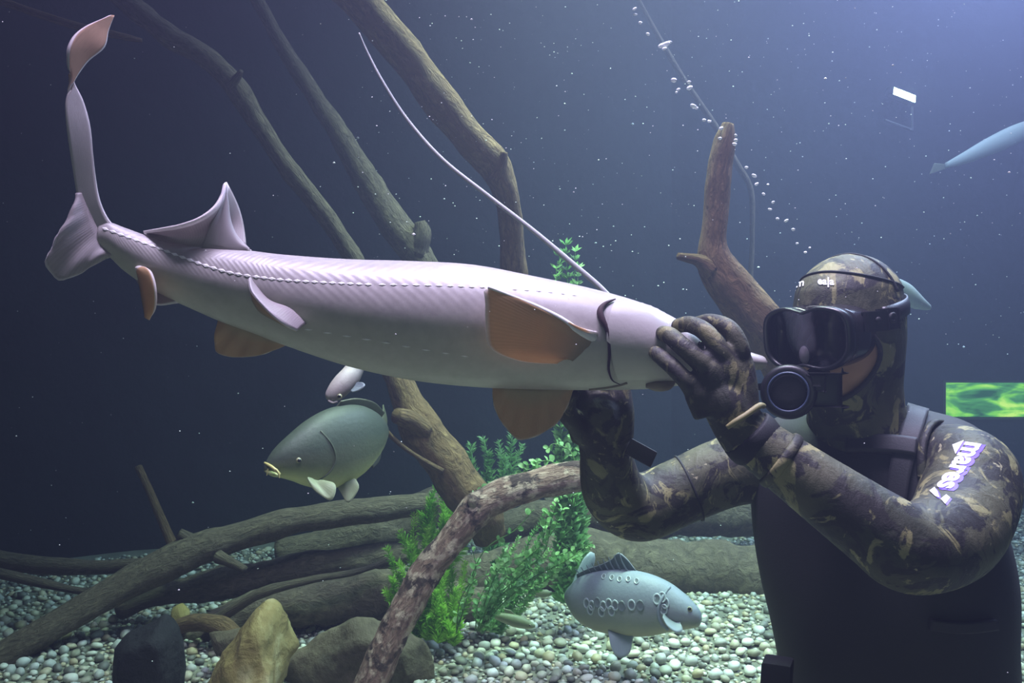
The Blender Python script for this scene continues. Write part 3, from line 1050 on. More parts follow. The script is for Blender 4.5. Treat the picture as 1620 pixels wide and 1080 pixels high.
def fin_data(base, edge, nu=24, nv=8, bulge=(0, 0, 0), ripple=0.0, freq=12):
    """base and edge: lists of world points; returns grid with UV (u along, v base->edge)"""
    def res(pts, n):
        S = catmull([tuple(p) for p in pts], 10)
        A = np.array(S)
        d = np.r_[0, np.cumsum(np.linalg.norm(np.diff(A, axis=0), axis=1))]
        if d[-1] < 1e-9: return [Vector(A[0])] * (n + 1)
        t = np.linspace(0, d[-1], n + 1)
        return [Vector([np.interp(q, d, A[:, k]) for k in range(3)]) for q in t]
    B, E = res(base, nu), res(edge, nu)
    bl = Vector(bulge)
    Vv, uv = [], []
    for i in range(nu + 1):
        for j in range(nv + 1):
            v = j / nv
            p = B[i].lerp(E[i], v) + bl * math.sin(PI * v)
            if ripple: p = p + Vector((0, ripple * v * math.sin(freq * i / nu * PI), 0))
            Vv.append(p)
            uv.append((i / nu, v))
    Ff = [(i * (nv + 1) + j, (i + 1) * (nv + 1) + j, (i + 1) * (nv + 1) + j + 1, i * (nv + 1) + j + 1) for i in range(nu) for j in range(nv)]
    return Vv, Ff, uv


def add_fin(name, base, edge, mat, parent, thick=0.003, **k):
    d = fin_data([P(*p) if not isinstance(p, Vector) else p for p in base], [P(*p) if not isinstance(p, Vector) else p for p in edge], **k)
    o = add_obj(name, d[0], d[1], mat, parent, d[2])
    m = o.modifiers.new('thick', 'SOLIDIFY')
    m.thickness = thick
    m.offset = 0
    return o


# ---------------------------------------------------------------- the sturgeon
SD = 1.36
st = [(158, 356, 396, 1.315, 0.012), (175, 352, 408, 1.317, 0.018), (200, 361, 431, 1.32, 0.024), (250, 378, 464, 1.325, 0.033), (300, 389, 487, 1.33, 0.042), (350, 393, 509, 1.335, 0.050),
      (400, 397, 527, 1.34, 0.058), (450, 403, 546, 1.345, 0.066), (550, 410, 579, 1.35, 0.078), (650, 413, 601, 1.355, 0.087), (750, 419, 612, 1.36, 0.092), (850, 438, 616, 1.36, 0.090),
      (930, 455, 617, 1.36, 0.083), (1000, 474, 616, 1.36, 0.074), (1050, 494, 613, 1.36, 0.064), (1100, 522, 604, 1.36, 0.052), (1150, 545, 592, 1.362, 0.038), (1190, 558, 586, 1.365, 0.026), (1206, 563, 584, 1.366, 0.018), (1212, 569, 579, 1.366, 0.008)]
SB = FishBody(st, roll=math.radians(28), sub=7, n=56)
sv, sf, su = SB.mesh()
sturg = empty('sturgeon', P(640, 612, 1.36), 'large mauve grey sturgeon held by the diver', 'fish')
s_body = add_obj('body', sv, sf, M_sturg, sturg, su)

# scutes: the lateral row and the lower row
scv = [(-1, 0, 0), (0, -0.42, 0.05), (1, 0, 0), (0, 0.42, 0.05), (0.1, 0, 0.34), (0, 0, -0.3)]
scf = [(0, 1, 4), (1, 2, 4), (2, 3, 4), (3, 0, 4), (1, 0, 5), (2, 1, 5), (3, 2, 5), (0, 3, 5)]
sc_me = bpy.data.meshes.new('scute')
sc_me.from_pydata(scv, [], scf)
sc_me.materials.append(M_scute)


def scute_row(poly, step, length, keep=1.0, wid=1.0):
    S = catmull(poly, 30)
    d = np.r_[0, np.cumsum([math.hypot(S[i + 1][0] - S[i][0], S[i + 1][1] - S[i][1]) for i in range(len(S) - 1)])]
    t, A = 0.0, np.array(S)
    while t < d[-1]:
        x, y = np.interp(t, d, A[:, 0]), np.interp(t, d, A[:, 1])
        x2, y2 = np.interp(t + 3, d, A[:, 0]), np.interp(t + 3, d, A[:, 1])
        p, nr = SB.at(x, y)
        p2, _ = SB.at(x2, y2)
        ax = (p2 - p)
        if ax.length > 1e-6:
            ax.normalize()
            sd = nr.cross(ax).normalized()
            fr = t / d[-1]
            L = length * (1.0 - 0.35 * abs(fr - 0.35))
            o = bpy.data.objects.new('scute', sc_me)
            COL.objects.link(o)
            o.parent = sturg
            M = Matrix((ax * L, sd * L * wid, nr * L * 0.32)).transposed().to_4x4()
            M.translation = p + nr * 0.0006 - ORG[sturg.name]
            o.matrix_local = M
        t += step


scute_row([(172, 364), (200, 374), (250, 392), (300, 411), (350, 428), (390, 438), (450, 446), (520, 451), (600, 455)], 13.5, 0.0072)
scute_row([(612, 455), (680, 456), (765, 459)], 17, 0.0066, wid=0.7)
scute_row([(815, 462), (850, 464), (880, 467), (905, 470)], 18, 0.0055, wid=0.6)
scute_row([(500, 522), (560, 532), (620, 542), (680, 553), (745, 563)], 30, 0.0080, wid=0.45)

# dorsal ridge plates along the back
for k in range(9):
    x = 560 + k * 46
    p, nr = SB.at(x, a=math.radians(100))
    p2, _ = SB.at(x + 4, a=math.radians(100))
    ax = (p2 - p).normalized()
    o = bpy.data.objects.new('dorsal_plate', sc_me)
    COL.objects.link(o)
    o.parent = sturg
    sd = nr.cross(ax).normalized()
    M = Matrix((ax * 0.020, sd * 0.020, nr * 0.008)).transposed().to_4x4()
    M.translation = p - nr * 0.001 - ORG[sturg.name]
    o.matrix_local = M


def patch(col, n=24, m=20, off=lambda u, v: 0.0):
    """patch over the sturgeon's skin; col(u, v) -> pixel x, y"""
    Vv, uv = [], []
    for i in range(n + 1):
        for j in range(m + 1):
            x, y = col(i / n, j / m)
            p, nr = SB.at(x, y)
            Vv.append(p + nr * off(i / n, j / m))
            _, _ = 0, 0
            uv.append((0.8, 0.5))
    Ff = [(i * (m + 1) + j, (i + 1) * (m + 1) + j, (i + 1) * (m + 1) + j + 1, i * (m + 1) + j + 1) for i in range(n) for j in range(m)]
    return Vv, Ff, uv


# gill cover: rounded plate, its rear rim lifted over the red slit
def gc(u, v):
    y = 480 + 118 * v
    rear = 950 + 16 * (2 * v - 1) ** 2 + (6 if v > .5 else 0)
    return rear + u * (1050 - rear), y


def gco(u, v):
    e = min(1.0, (1 - u) * 4) * min(1, 6 * v + 0.1) * min(1, (1 - v) * 6 + 0.05)
    return 0.0005 + 0.0055 * e * (0.55 + 0.45 * (1 - u))


g = patch(gc, 24, 24, gco)
gu = []
for i in range(25):
    for j in range(25):
        x, y = gc(i / 24, j / 24)
        q = SB.at(x, y)[1]
        a = math.atan2(q.z, -q.y)
        gu.append((0.8, (math.sin(a - SB.roll) + 1) / 2))
def gill_mat():
    s = Mat('gill_cover_skin')
    c = s.n('TexCoord')
    sp = s.n('SeparateXYZ')
    s.set(sp.inputs[0], c.outputs['UV'])
    n1 = s.noise(s.coord('Object'), 30, 4, 0.6)
    col = s.ramp(sp.outputs[1], [(0.1, (0.56, 0.54, 0.45)), (0.30, (0.38, 0.355, 0.34)), (0.9, (0.38, 0.355, 0.35))])
    col = s.mix(s.math('MULTIPLY', n1, 0.35), col, (0.48, 0.45, 0.45))
    s.bump(n1, 0.2, 0.004)
    return s.fin(col, 0.32)


add_obj('gill_cover', g[0], g[1], gill_mat(), sturg, gu)
gs = [SB.at(x, y, off=0.0034)[0] for x, y in [(968, 478), (951, 485), (942, 496), (945, 510), (951, 523), (954, 540), (955, 560), (955, 580), (962, 596), (975, 603)]]
gr = [0.001, 0.003, 0.0050, 0.0050, 0.0034, 0.0024, 0.0022, 0.0018, 0.0012, 0.0006]
t = tube_data([tuple(p) + (r,) for p, r in zip(gs, gr)], n=8, sub=4)
add_obj('gill_slit', t[0], t[1], M_gill, sturg)
# throat fold and mouth
gs = [SB.at(x, y, off=0.0005)[0] for x, y in [(930, 614), (955, 611), (975, 607), (986, 603)]]
t = tube_data([tuple(p) + (0.0022,) for p in gs], n=6, sub=4)
add_obj('throat_fold', t[0], t[1], M_mouth, sturg)
t = ptube([(1022, 609, 1.325, 4), (1035, 610, 1.322, 8), (1048, 611, 1.322, 9), (1060, 607, 1.325, 7), (1068, 600, 1.33, 3)], n=10, sub=4, rough=0.25, freq=60)
add_obj('mouth', t[0], t[1], M_mouth, sturg)
for x, y in ((1118, 598), (1126, 596)):
    t = ptube([(x, y - 4, 1.335, 2.4), (x + 3, y + 14, 1.33, 2), (x + 8, y + 28, 1.33, 1)], n=6, sub=3)
    add_obj('barbel', t[0], t[1], M_snout, sturg)
e, en = SB.at(1098, 545)
t = sphere_data(e, 0.006)
add_obj('eye', t[0], t[1], plain('sturgeon_eye', (0.02, 0.02, 0.015), 0.1), sturg)

# fins
add_fin('pectoral_fin', [(946, 531, 1.288), (938, 546, 1.282), (926, 556, 1.282), (905, 570, 1.284)],
        [(942, 529, 1.28), (905, 517, 1.262), (850, 486, 1.242), (773, 454, 1.215), (768, 480, 1.215), (768, 510, 1.22), (772, 545, 1.228), (792, 560, 1.238), (830, 571, 1.255), (880, 574, 1.275)],
        M_fin_or, sturg, 0.004, nu=40, nv=12, bulge=(0, -0.008, 0.004), ripple=0.0015, freq=5)
t = ptube([(772, 454, 1.214, 2.5), (812, 470, 1.228, 3.5), (850, 486, 1.240, 4.5), (885, 504, 1.252, 5.5), (912, 522, 1.266, 6.5), (935, 533, 1.28, 8), (952, 535, 1.296, 7)], n=10, sub=5)
add_obj('fin_spine', t[0], t[1], M_scute, sturg)
add_fin('pectoral_fin', [(785, 610, 1.37), (830, 612, 1.37), (870, 613, 1.365), (907, 612, 1.36)],
        [(779, 612, 1.37), (781, 640, 1.362), (790, 662, 1.36), (800, 676, 1.356), (812, 690, 1.352), (826, 696, 1.35), (850, 689, 1.35), (878, 672, 1.352), (895, 648, 1.355), (908, 614, 1.358)],
        M_fin_or2, sturg, 0.003, nu=40, nv=12, ripple=0.003, freq=13)
add_fin('pelvic_fin', [(395, 440, 1.282), (424, 474, 1.278), (458, 488, 1.275), (484, 512, 1.279)],
        [(394, 440, 1.280), (399, 462, 1.258), (428, 495, 1.238), (452, 514, 1.24), (470, 523, 1.258)],
        M_fin_grey, sturg, 0.003, nu=24, nv=8, bulge=(0, 0.004, 0.002))
add_fin('pelvic_fin', [(396, 468, 1.284), (411, 492, 1.28), (440, 509, 1.276), (468, 523, 1.27)],
        [(394, 442, 1.281), (399, 463, 1.259), (428, 496, 1.239), (453, 515, 1.241), (469, 523, 1.259)],
        M_fin_or, sturg, 0.003, nu=24, nv=8)
add_fin('pelvic_fin', [(352, 500, 1.35), (385, 512, 1.345), (420, 528, 1.345), (452, 544, 1.345)],
        [(346, 505, 1.36), (341, 525, 1.36), (340, 545, 1.36), (344, 558, 1.358), (372, 565, 1.352), (410, 562, 1.348), (436, 553, 1.345), (453, 546, 1.345)],
        M_fin_or2, sturg, 0.003, nu=30, nv=10, ripple=0.002, freq=9)
add_fin('anal_fin', [(216, 424, 1.302), (221, 445, 1.296), (226, 474, 1.292), (231, 500, 1.29)],
        [(222, 422, 1.292), (236, 426, 1.27), (244, 444, 1.262), (247, 468, 1.262), (245, 490, 1.268), (237, 505, 1.28)],
        M_fin_or, sturg, 0.004, nu=20, nv=8, bulge=(0, -0.006, 0))
add_fin('anal_fin_base', [(205, 425, 1.322), (225, 440, 1.32), (250, 458, 1.32), (285, 475, 1.325)],
        [(228, 462, 1.31), (240, 478, 1.31), (255, 482, 1.312), (283, 477, 1.32)], M_fin_grey, sturg, 0.006, nu=16, nv=6)
add_fin('dorsal_fin', [(228, 370, 1.332), (258, 382, 1.33), (290, 394, 1.328), (320, 396, 1.328), (352, 394, 1.33), (390, 392, 1.335)],
        [(227, 367, 1.318), (255, 362, 1.295), (285, 356, 1.285), (315, 345, 1.288), (338, 328, 1.305), (350, 309, 1.325), (357, 288, 1.345)],
        M_fin_back, sturg, 0.004, nu=34, nv=12, bulge=(0, 0.024, 0.004))
add_fin('dorsal_fin_front', [(318, 396, 1.322), (345, 398, 1.322), (370, 398, 1.326), (398, 397, 1.332)],
        [(344, 330, 1.318), (352, 312, 1.325), (357, 289, 1.34), (359, 315, 1.338), (362, 345, 1.336), (372, 372, 1.335), (392, 394, 1.334)],
        M_fin_grey, sturg, 0.006, nu=26, nv=10, bulge=(0, -0.003, 0))
# tail: long twisted upper lobe and fan-shaped lower lobe
A = [(160, 398, 1.318), (138, 360, 1.312), (126, 325, 1.305), (117, 280, 1.298), (110, 235, 1.29), (105, 195, 1.285), (104, 162, 1.285), (112, 138, 1.29), (122, 118, 1.298), (139, 96, 1.31), (164, 76, 1.325), (170, 50, 1.335), (179, 25, 1.345)]
B = [(196, 372, 1.318), (172, 348, 1.314), (158, 318, 1.31), (151, 280, 1.308), (147, 240, 1.306), (142, 198, 1.304), (131, 160, 1.30), (117, 133, 1.294), (110, 115, 1.288), (107, 96, 1.283), (110, 70, 1.283), (128, 46, 1.30), (174, 24, 1.34)]
M_tail = fin_mat('tail_skin', (0.42, 0.38, 0.39), (0.44, 0.40, 0.42), (0.66, 0.62, 0.66), 16, 0.95)


def tail_mat():
    s = Mat('tail_lobe')
    c = s.n('TexCoord')
    sp = s.n('SeparateXYZ')
    s.set(sp.inputs[0], c.outputs['UV'])
    u, v = sp.outputs[0], sp.outputs[1]
    n1 = s.noise(s.coord('UV', (4, 30, 1)), 3, 4, 0.6)
    col = s.mix(s.math('MULTIPLY', n1, 0.5), (0.46, 0.42, 0.43), (0.34, 0.31, 0.31))
    col = s.mix(s.ramp(u, [(0.60, (0, 0, 0)), (0.66, (1, 1, 1))]), col, s.ramp(n1, [(0.3, (0.24, 0.13, 0.075)), (0.7, (0.36, 0.21, 0.12))]))
    rim = s.ramp(s.math('ABSOLUTE', s.math('SUBTRACT', v, 0.5)), [(0.44, (0, 0, 0)), (0.48, (1, 1, 1))])
    rim = s.mix(1.0, rim, s.ramp(u, [(0.3, (0, 0, 0)), (0.7, (1, 1, 1))]), 'MULTIPLY')
    col = s.mix(rim, col, (0.62, 0.56, 0.58))
    s.bump(n1, 0.3, 0.003)
    return s.fin(col, 0.8)


add_fin('tail_fin', A, B, tail_mat(), sturg, 0.007, nu=60, nv=8)
add_fin('tail_fin_lower', [(129, 306, 1.304), (143, 340, 1.308), (160, 372, 1.311), (182, 402, 1.314)],
        [(124, 308, 1.303), (116, 332, 1.290), (98, 362, 1.272), (82, 390, 1.268), (72, 415, 1.27), (80, 432, 1.276), (96, 444, 1.282), (124, 433, 1.29), (150, 418, 1.30), (166, 407, 1.308), (180, 404, 1.312)],
        M_fin_grey, sturg, 0.005, nu=36, nv=10, ripple=0.0025, freq=11, bulge=(0, -0.008, 0))


# ---------------------------------------------------------------- carps and small fish
def fish_mat(name, back, side, belly, a=0.35, b=0.62, scales=0.0):
    s = Mat(name)
    c = s.n('TexCoord')
    sp = s.n('SeparateXYZ')
    s.set(sp.inputs[0], c.outputs['UV'])
    n1 = s.noise(s.coord('Object'), 14, 5, 0.6)
    h = s.math('ADD', sp.outputs[1], s.math('MULTIPLY', s.math('SUBTRACT', n1, 0.5), 0.15))
    col = s.ramp(h, [(0.08, belly), (a, side), (b, back), (1.0, back)])
    if scales:
        v = s.n('TexVoronoi')
        s.set(v.inputs['Vector'], s.coord('Object'))
        v.inputs['Scale'].default_value = scales
        s.bump(v.outputs['Distance'], 0.25, 0.003)
    else:
        s.bump(s.noise(s.coord('Object'), 90, 3), 0.3, 0.003)
    return s.fin(col, 0.58)


M_carp = fish_mat('carp_skin', (0.060, 0.076, 0.052), (0.125, 0.14, 0.075), (0.46, 0.46, 0.20))
M_carp_head = M_carp
M_cfin = fin_mat('carp_fin', (0.30, 0.34, 0.20), (0.40, 0.42, 0.26), (0.55, 0.55, 0.40), 40, 0.97)
M_cfin_back = fin_mat('carp_fin_back', (0.13, 0.145, 0.09), (0.18, 0.19, 0.12), (0.26, 0.26, 0.18), 40, 0.97)
M_eye_w = plain('eye_gold', (0.30, 0.28, 0.16), 0.25)
M_eye_k = plain('eye_pupil', (0.004, 0.004, 0.004), 0.08)
M_lip = plain('carp_lip', (0.62, 0.52, 0.20), 0.45)


def add_eye(parent, p, nr, r):
    b = p - nr * r * 0.35
    t = sphere_data(b, r)
    e = add_obj('eye', t[0], t[1], M_eye_w, parent)
    t = sphere_data(b + nr * r * 0.55, r * 0.68)
    add_obj('pupil', t[0], t[1], M_eye_k, e)


carp = empty('carp', P(520, 775, 2.3), 'big olive green carp with barbels swimming beside the slanting snag', 'fish')
cb = FishBody([(419, 738, 744, 2.14, 0.006), (424, 724, 750, 2.14, 0.018), (438, 706, 754, 2.15, 0.032), (460, 686, 760, 2.17, 0.044), (485, 666, 769, 2.2, 0.054), (512, 650, 773, 2.24, 0.060), (540, 641, 768, 2.29, 0.062), (565, 640, 752, 2.35, 0.058), (585, 648, 728, 2.42, 0.048), (597, 660, 706, 2.48, 0.034), (604, 668, 695, 2.54, 0.02), (608, 670, 690, 2.58, 0.012)], sub=6, n=40)
t = cb.mesh()
add_obj('body', t[0], t[1], M_carp, carp, t[2])
p, nr = cb.at(461, 725)
add_eye(carp, p, nr, 0.0075)
t = ptube([(419, 732, 2.135, 2), (428, 737, 2.115, 2.6), (437, 744, 2.105, 2.4), (443, 750, 2.11, 1.8)], n=8, sub=4)
add_obj('lip', t[0], t[1], M_lip, carp)
t = ptube([(420, 744, 2.135, 3), (430, 749, 2.118, 4), (440, 752, 2.118, 3)], n=8, sub=4)
add_obj('lip', t[0], t[1], M_carp, carp)
for pts in ([(437, 742, 2.10, 1.6), (441, 748, 2.095, 1.5), (442, 756, 2.095, 0.8)], [(424, 741, 2.12, 1.4), (423, 748, 2.12, 1.0), (422, 752, 2.12, .6)]):
    t = ptube(pts, n=6, sub=4)
    add_obj('barbel', t[0], t[1], M_lip, carp)
# gill cover edge
gs = [cb.at(x, y, off=0.001)[0] for x, y in [(492, 680), (503, 700), (508, 722), (503, 742), (490, 758)]]
t = tube_data([tuple(q) + (0.0022,) for q in gs], n=8, sub=4)
add_obj('gill_cover', t[0], t[1], M_carp, carp, [(0.3, 0.5)] * len(t[0]))
add_fin('pectoral_fin', [(487, 755, 2.13), (494, 757, 2.13), (500, 762, 2.135)], [(487, 758, 2.12), (497, 775, 2.10), (512, 786, 2.09), (524, 791, 2.09), (531, 778, 2.10), (529, 765, 2.115), (512, 760, 2.13)], M_cfin, carp, 0.003, nu=22, nv=8, bulge=(0, -0.005, 0.003))
add_fin('pectoral_fin', [(534, 766, 2.26), (548, 762, 2.26), (560, 757, 2.27)], [(533, 768, 2.26), (541, 782, 2.25), (550, 795, 2.24), (561, 785, 2.25), (568, 770, 2.26), (563, 758, 2.27)], M_cfin, carp, 0.003, nu=22, nv=8)
add_fin('dorsal_fin', [(532, 644, 2.28), (560, 642, 2.34), (585, 650, 2.42), (600, 664, 2.5)], [(540, 634, 2.28), (565, 630, 2.34), (592, 636, 2.42), (608, 652, 2.5)], M_cfin_back, carp, 0.004, nu=22, nv=6)
add_fin('tail_fin', [(604, 670, 2.56), (608, 680, 2.58), (606, 692, 2.57)], [(606, 640, 2.66), (612, 665, 2.64), (608, 688, 2.64), (600, 715, 2.66)], M_cfin_back, carp, 0.004, nu=20, nv=8)
add_fin('anal_fin', [(585, 728, 2.42), (595, 712, 2.46), (602, 700, 2.5)], [(590, 740, 2.42), (600, 728, 2.46), (604, 706, 2.5)], M_cfin_back, carp, 0.004, nu=12, nv=6)

M_mcarp = fish_mat('mirror_carp_skin', (0.20, 0.235, 0.27), (0.22, 0.235, 0.21), (0.32, 0.30, 0.20), 0.30, 0.75)
M_mfin = fin_mat('mirror_fin', (0.26, 0.31, 0.34), (0.34, 0.40, 0.43), (0.46, 0.50, 0.53), 40, 0.97)
mc = empty('mirror_carp', P(1000, 1005, 2.55), 'silvery mirror carp with big flank scales hovering over the pebbles', 'fish')
mb = FishBody([(897, 935, 950, 2.72, 0.012), (904, 925, 962, 2.7, 0.024), (918, 912, 982, 2.67, 0.04), (940, 904, 995, 2.63, 0.052), (970, 900, 1003, 2.58, 0.062), (1000, 902, 1006, 2.54, 0.064), (1030, 909, 1005, 2.51, 0.060), (1055, 920, 1000, 2.49, 0.052), (1078, 936, 996, 2.47, 0.044), (1094, 949, 993, 2.46, 0.035), (1104, 960, 990, 2.46, 0.024), (1109, 968, 984, 2.46, 0.010)], sub=6, n=40)
t = mb.mesh()
add_obj('body', t[0], t[1], M_mcarp, mc, t[2])
p, nr = mb.at(1092, 958)
add_eye(mc, p, nr, 0.008)
t = ptube([(1106, 974, 2.445, 3), (1104, 980, 2.44, 4), (1099, 985, 2.44, 3), (1090, 986, 2.445, 2)], n=8, sub=4)
add_obj('lip', t[0], t[1], M_mcarp, mc, [(0.9, 0.6)] * len(t[0]))
gs = [mb.at(x, y, off=0.001)[0] for x, y in [(1062, 926), (1054, 940), (1049, 958), (1052, 976), (1062, 990)]]
t = tube_data([tuple(q) + (0.005,) for q in gs], n=8, sub=4)
add_obj('gill_cover', t[0], t[1], M_mcarp, mc, [(0.9, 0.8)] * len(t[0]))
M_scale = plain('big_scale', (0.33, 0.38, 0.40), 0.35)
M_scale_d = plain('big_scale_dark', (0.13, 0.155, 0.16), 0.35)
rs = random.Random(5)


def scale_obj(x, y, r, m):
    p, nr = mb.at(x, y)
    a = Vector((1, 0, 0)) - nr * nr.x
    a.normalize()
    b = nr.cross(a)
    prof = [(0.0, 1.0), (0.12, 0.95), (0.14, 0.78), (0.06, 0.66), (0.04, 0.3)]
    rings = [[p + (a * math.cos(2 * PI * j / 14) * 0.75 + b * math.sin(2 * PI * j / 14)) * r * q + nr * r * h for j in range(14)] for h, q in prof]
    Vv, Ff = skin_rings(rings)
    add_obj('scale', Vv, Ff, [m, M_scale_d], mc, None, True, [0 if i < 42 else 1 for i in range(len(Ff))])


for i, (x, y) in enumerate([(946, 948), (955, 951), (964, 946), (973, 951), (981, 947), (990, 949), (999, 950), (1012, 948), (1024, 949), (952, 958), (970, 960), (985, 958), (1046, 940), (1054, 938), (1060, 947), (1058, 956)]):
    scale_obj(x, y, 0.017 if 0.9 < 1 else 0, M_scale_d if i in (6, 8, 2) else M_scale)
for x, y in [(978, 909), (990, 911), (1002, 911), (1014, 914), (965, 908)]:
    scale_obj(x, y, 0.011, M_scale)
add_fin('dorsal_fin', [(914, 916, 2.68), (940, 906, 2.63), (970, 902, 2.58), (1004, 904, 2.54)], [(912, 908, 2.68), (928, 900, 2.64), (950, 893, 2.6), (968, 884, 2.57), (978, 874, 2.55), (992, 884, 2.54), (1006, 902, 2.54)], fin_mat('mirror_dorsal', (0.20, 0.23, 0.25), (0.16, 0.19, 0.20), (0.5, 0.55, 0.58), 26, 0.96, transl=0.5), mc, 0.003, nu=26, nv=8)
for k in range(9):
    f = k / 8
    t = ptube([(920 + 72 * f, 912 - 10 * f, 2.67 - .13 * f, 1.6), (914 + 70 * f, 904 - 16 * f, 2.665 - .125 * f, 1.2), (910 + 70 * f, 900 - 26 * f, 2.66 - .12 * f, 0.6)], n=5, sub=2)
    add_obj('fin_ray', t[0], t[1], M_mfin, mc)
add_fin('tail_fin', [(898, 938, 2.71), (900, 944, 2.72), (902, 952, 2.71)], [(911, 915, 2.75), (922, 885, 2.78), (936, 872, 2.8), (941, 885, 2.8), (930, 920, 2.8), (925, 950, 2.8), (915, 975, 2.78), (905, 960, 2.75)], M_mfin, mc, 0.004, nu=26, nv=8)
add_fin('pelvic_fin', [(962, 996, 2.54), (975, 1000, 2.53), (1000, 1002, 2.52)], [(963, 1000, 2.53), (966, 1020, 2.51), (974, 1036, 2.5), (986, 1040, 2.5), (997, 1030, 2.5), (1001, 1006, 2.51)], M_mfin, mc, 0.003, nu=22, nv=8)
add_fin('pectoral_fin', [(1050, 970, 2.44), (1060, 980, 2.435), (1070, 985, 2.435)], [(1048, 976, 2.43), (1056, 990, 2.41), (1070, 1000, 2.4), (1080, 996, 2.41), (1076, 984, 2.43)], M_mfin, mc, 0.003, nu=18, nv=6)


def small_fish(name, label, st, mat, finm, eye, fins, lip=None):
    mid = st[len(st) // 2]
    root = empty(name, P(mid[0], mid[2], mid[3]), label, 'fish')
    b = FishBody(st, sub=6, n=24)
    t = b.mesh()
    add_obj('body', t[0], t[1], mat, root, t[2])
    if eye:
        p, nr = b.at(eye[0], eye[1])
        add_eye(root, p, nr, eye[2])
    for nme, ba, ed in fins:
        add_fin(nme, ba, ed, finm, root, 0.002, nu=14, nv=6)
    return root


M_sf = fish_mat('small_fish_skin', (0.14, 0.12, 0.11), (0.24, 0.21, 0.19), (0.38, 0.34, 0.30))
# the small fish diving down from behind the sturgeon: its axis is tilted, so it is lofted along its own line
sfr = empty('roach', P(545, 640, 1.95), 'small silvery brown fish nosing down above the carp', 'fish')
ax = [(521, 633, 1.90, 5), (524, 627, 1.9, 11), (532, 619, 1.905, 15), (542, 608, 1.915, 17), (552, 597, 1.93, 17), (560, 585, 1.95, 15), (568, 570, 1.97, 12), (576, 552, 2.0, 8), (582, 538, 2.02, 5)]
t = ptube(ax, n=20, sub=5, flat=0.62)
vv = t[0]
uvs = [(q[0], (math.cos(2 * PI * q[1] + 0.9) + 1) / 2) for q in t[2]]
add_obj('body', vv, t[1], M_sf, sfr, uvs)
p = P(537, 627, 1.888)
add_eye(sfr, p, Vector((0, -1, 0)), 0.0058)
add_fin('pectoral_fin', [(555, 618, 1.9), (560, 612, 1.905), (564, 606, 1.91)], [(557, 620, 1.89), (568, 617, 1.88), (577, 610, 1.88), (574, 605, 1.89), (566, 604, 1.905)], M_mfin, sfr, 0.002, nu=14, nv=6)
add_fin('tail_fin', [(579, 541, 2.01), (582, 538, 2.02), (585, 541, 2.01)], [(572, 520, 2.04), (588, 526, 2.04), (602, 524, 2.04)], M_mfin, sfr, 0.002, nu=12, nv=5)
t = ptube([(520, 634, 1.893, 2), (527, 637, 1.888, 2), (534, 635, 1.888, 1.5)], n=6, sub=3)
add_obj('lip', t[0], t[1], M_sf, sfr, [(0, .3)] * len(t[0]))

M_gf = fish_mat('minnow_skin', (0.17, 0.19, 0.10), (0.30, 0.31, 0.18), (0.40, 0.38, 0.24))
small_fish('minnow', 'small olive fish gliding low over the gravel below the round leaved plant',
           [(776, 973, 977, 2.8, 0.004), (784, 970, 979, 2.8, 0.008), (795, 969, 984, 2.8, 0.013), (812, 971, 991, 2.8, 0.018), (828, 976, 994, 2.8, 0.016), (840, 983, 994, 2.8, 0.010), (847, 988, 992, 2.8, 0.004)], M_gf, M_cfin,
           (838, 987, 0.004), [('tail_fin', [(779, 972, 2.8), (778, 975, 2.8), (779, 978, 2.8)], [(768, 966, 2.8), (766, 974, 2.8), (769, 984, 2.8)]),
                               ('dorsal_fin', [(800, 970, 2.8), (815, 972, 2.8)], [(796, 962, 2.8), (808, 965, 2.8)])])
small_fish('minnow', 'faint little fish in the shadow under the sunken trunk',
           [(838, 936, 939, 3.1, 0.003), (846, 933, 942, 3.1, 0.008), (858, 932, 945, 3.1, 0.012), (868, 934, 943, 3.1, 0.009), (876, 937, 940, 3.1, 0.003)], M_gf, M_cfin, (871, 937, 0.003),
           [('tail_fin', [(840, 936, 3.1), (839, 939, 3.1)], [(832, 931, 3.1), (832, 944, 3.1)])])
small_fish('pale_fish', 'faint pale slender fish hanging high in the blue haze',
           [(1495, 258, 266, 4.7, 0.006), (1525, 240, 260, 4.7, 0.02), (1560, 219, 248, 4.7, 0.03), (1600, 199, 232, 4.7, 0.03), (1640, 186, 210, 4.7, 0.02), (1660, 184, 194, 4.7, 0.008)], plain('pale_fish_skin', (0.30, 0.33, 0.32), 0.7), M_cfin_back, (1652, 187, 0.005),
           [('tail_fin', [(1500, 260, 4.7), (1498, 266, 4.7)], [(1478, 258, 4.7), (1470, 276, 4.7)])])
small_fish('pale_fish', 'blurred pale fish passing behind the camouflage hood',
           [(1405, 440, 446, 3.2, 0.006), (1420, 440, 468, 3.2, 0.025), (1440, 450, 486, 3.2, 0.03), (1458, 468, 490, 3.2, 0.02), (1472, 482, 490, 3.2, 0.006)], plain('grey_fish_skin', (0.28, 0.30, 0.31), 0.8), M_cfin_back, None,
           [('tail_fin', [(1407, 441, 3.2), (1406, 446, 3.2)], [(1392, 425, 3.2), (1392, 455, 3.2)])])

# =================================================================== THIN HOSE behind the sturgeon
t = ptube([(568, 52, 1.72, 1.2), (581, 82, 1.72, 1.8), (606, 130, 1.71, 2.4), (645, 190, 1.7, 2.8), (700, 252, 1.68, 3.2), (770, 308, 1.66, 3.6), (840, 362, 1.64, 4), (900, 412, 1.62, 4.4), (955, 460, 1.6, 4.6), (985, 500, 1.58, 4.6), (985, 560, 1.54, 4.6), (965, 625, 1.5, 4.6)], n=10, sub=8)
tag(add_obj('thin_hose', t[0], t[1], plain('hose_grey', (0.34, 0.335, 0.34), 0.45), None, t[2]), 'thin curved grey hose running down behind the sturgeon head', 'hose')

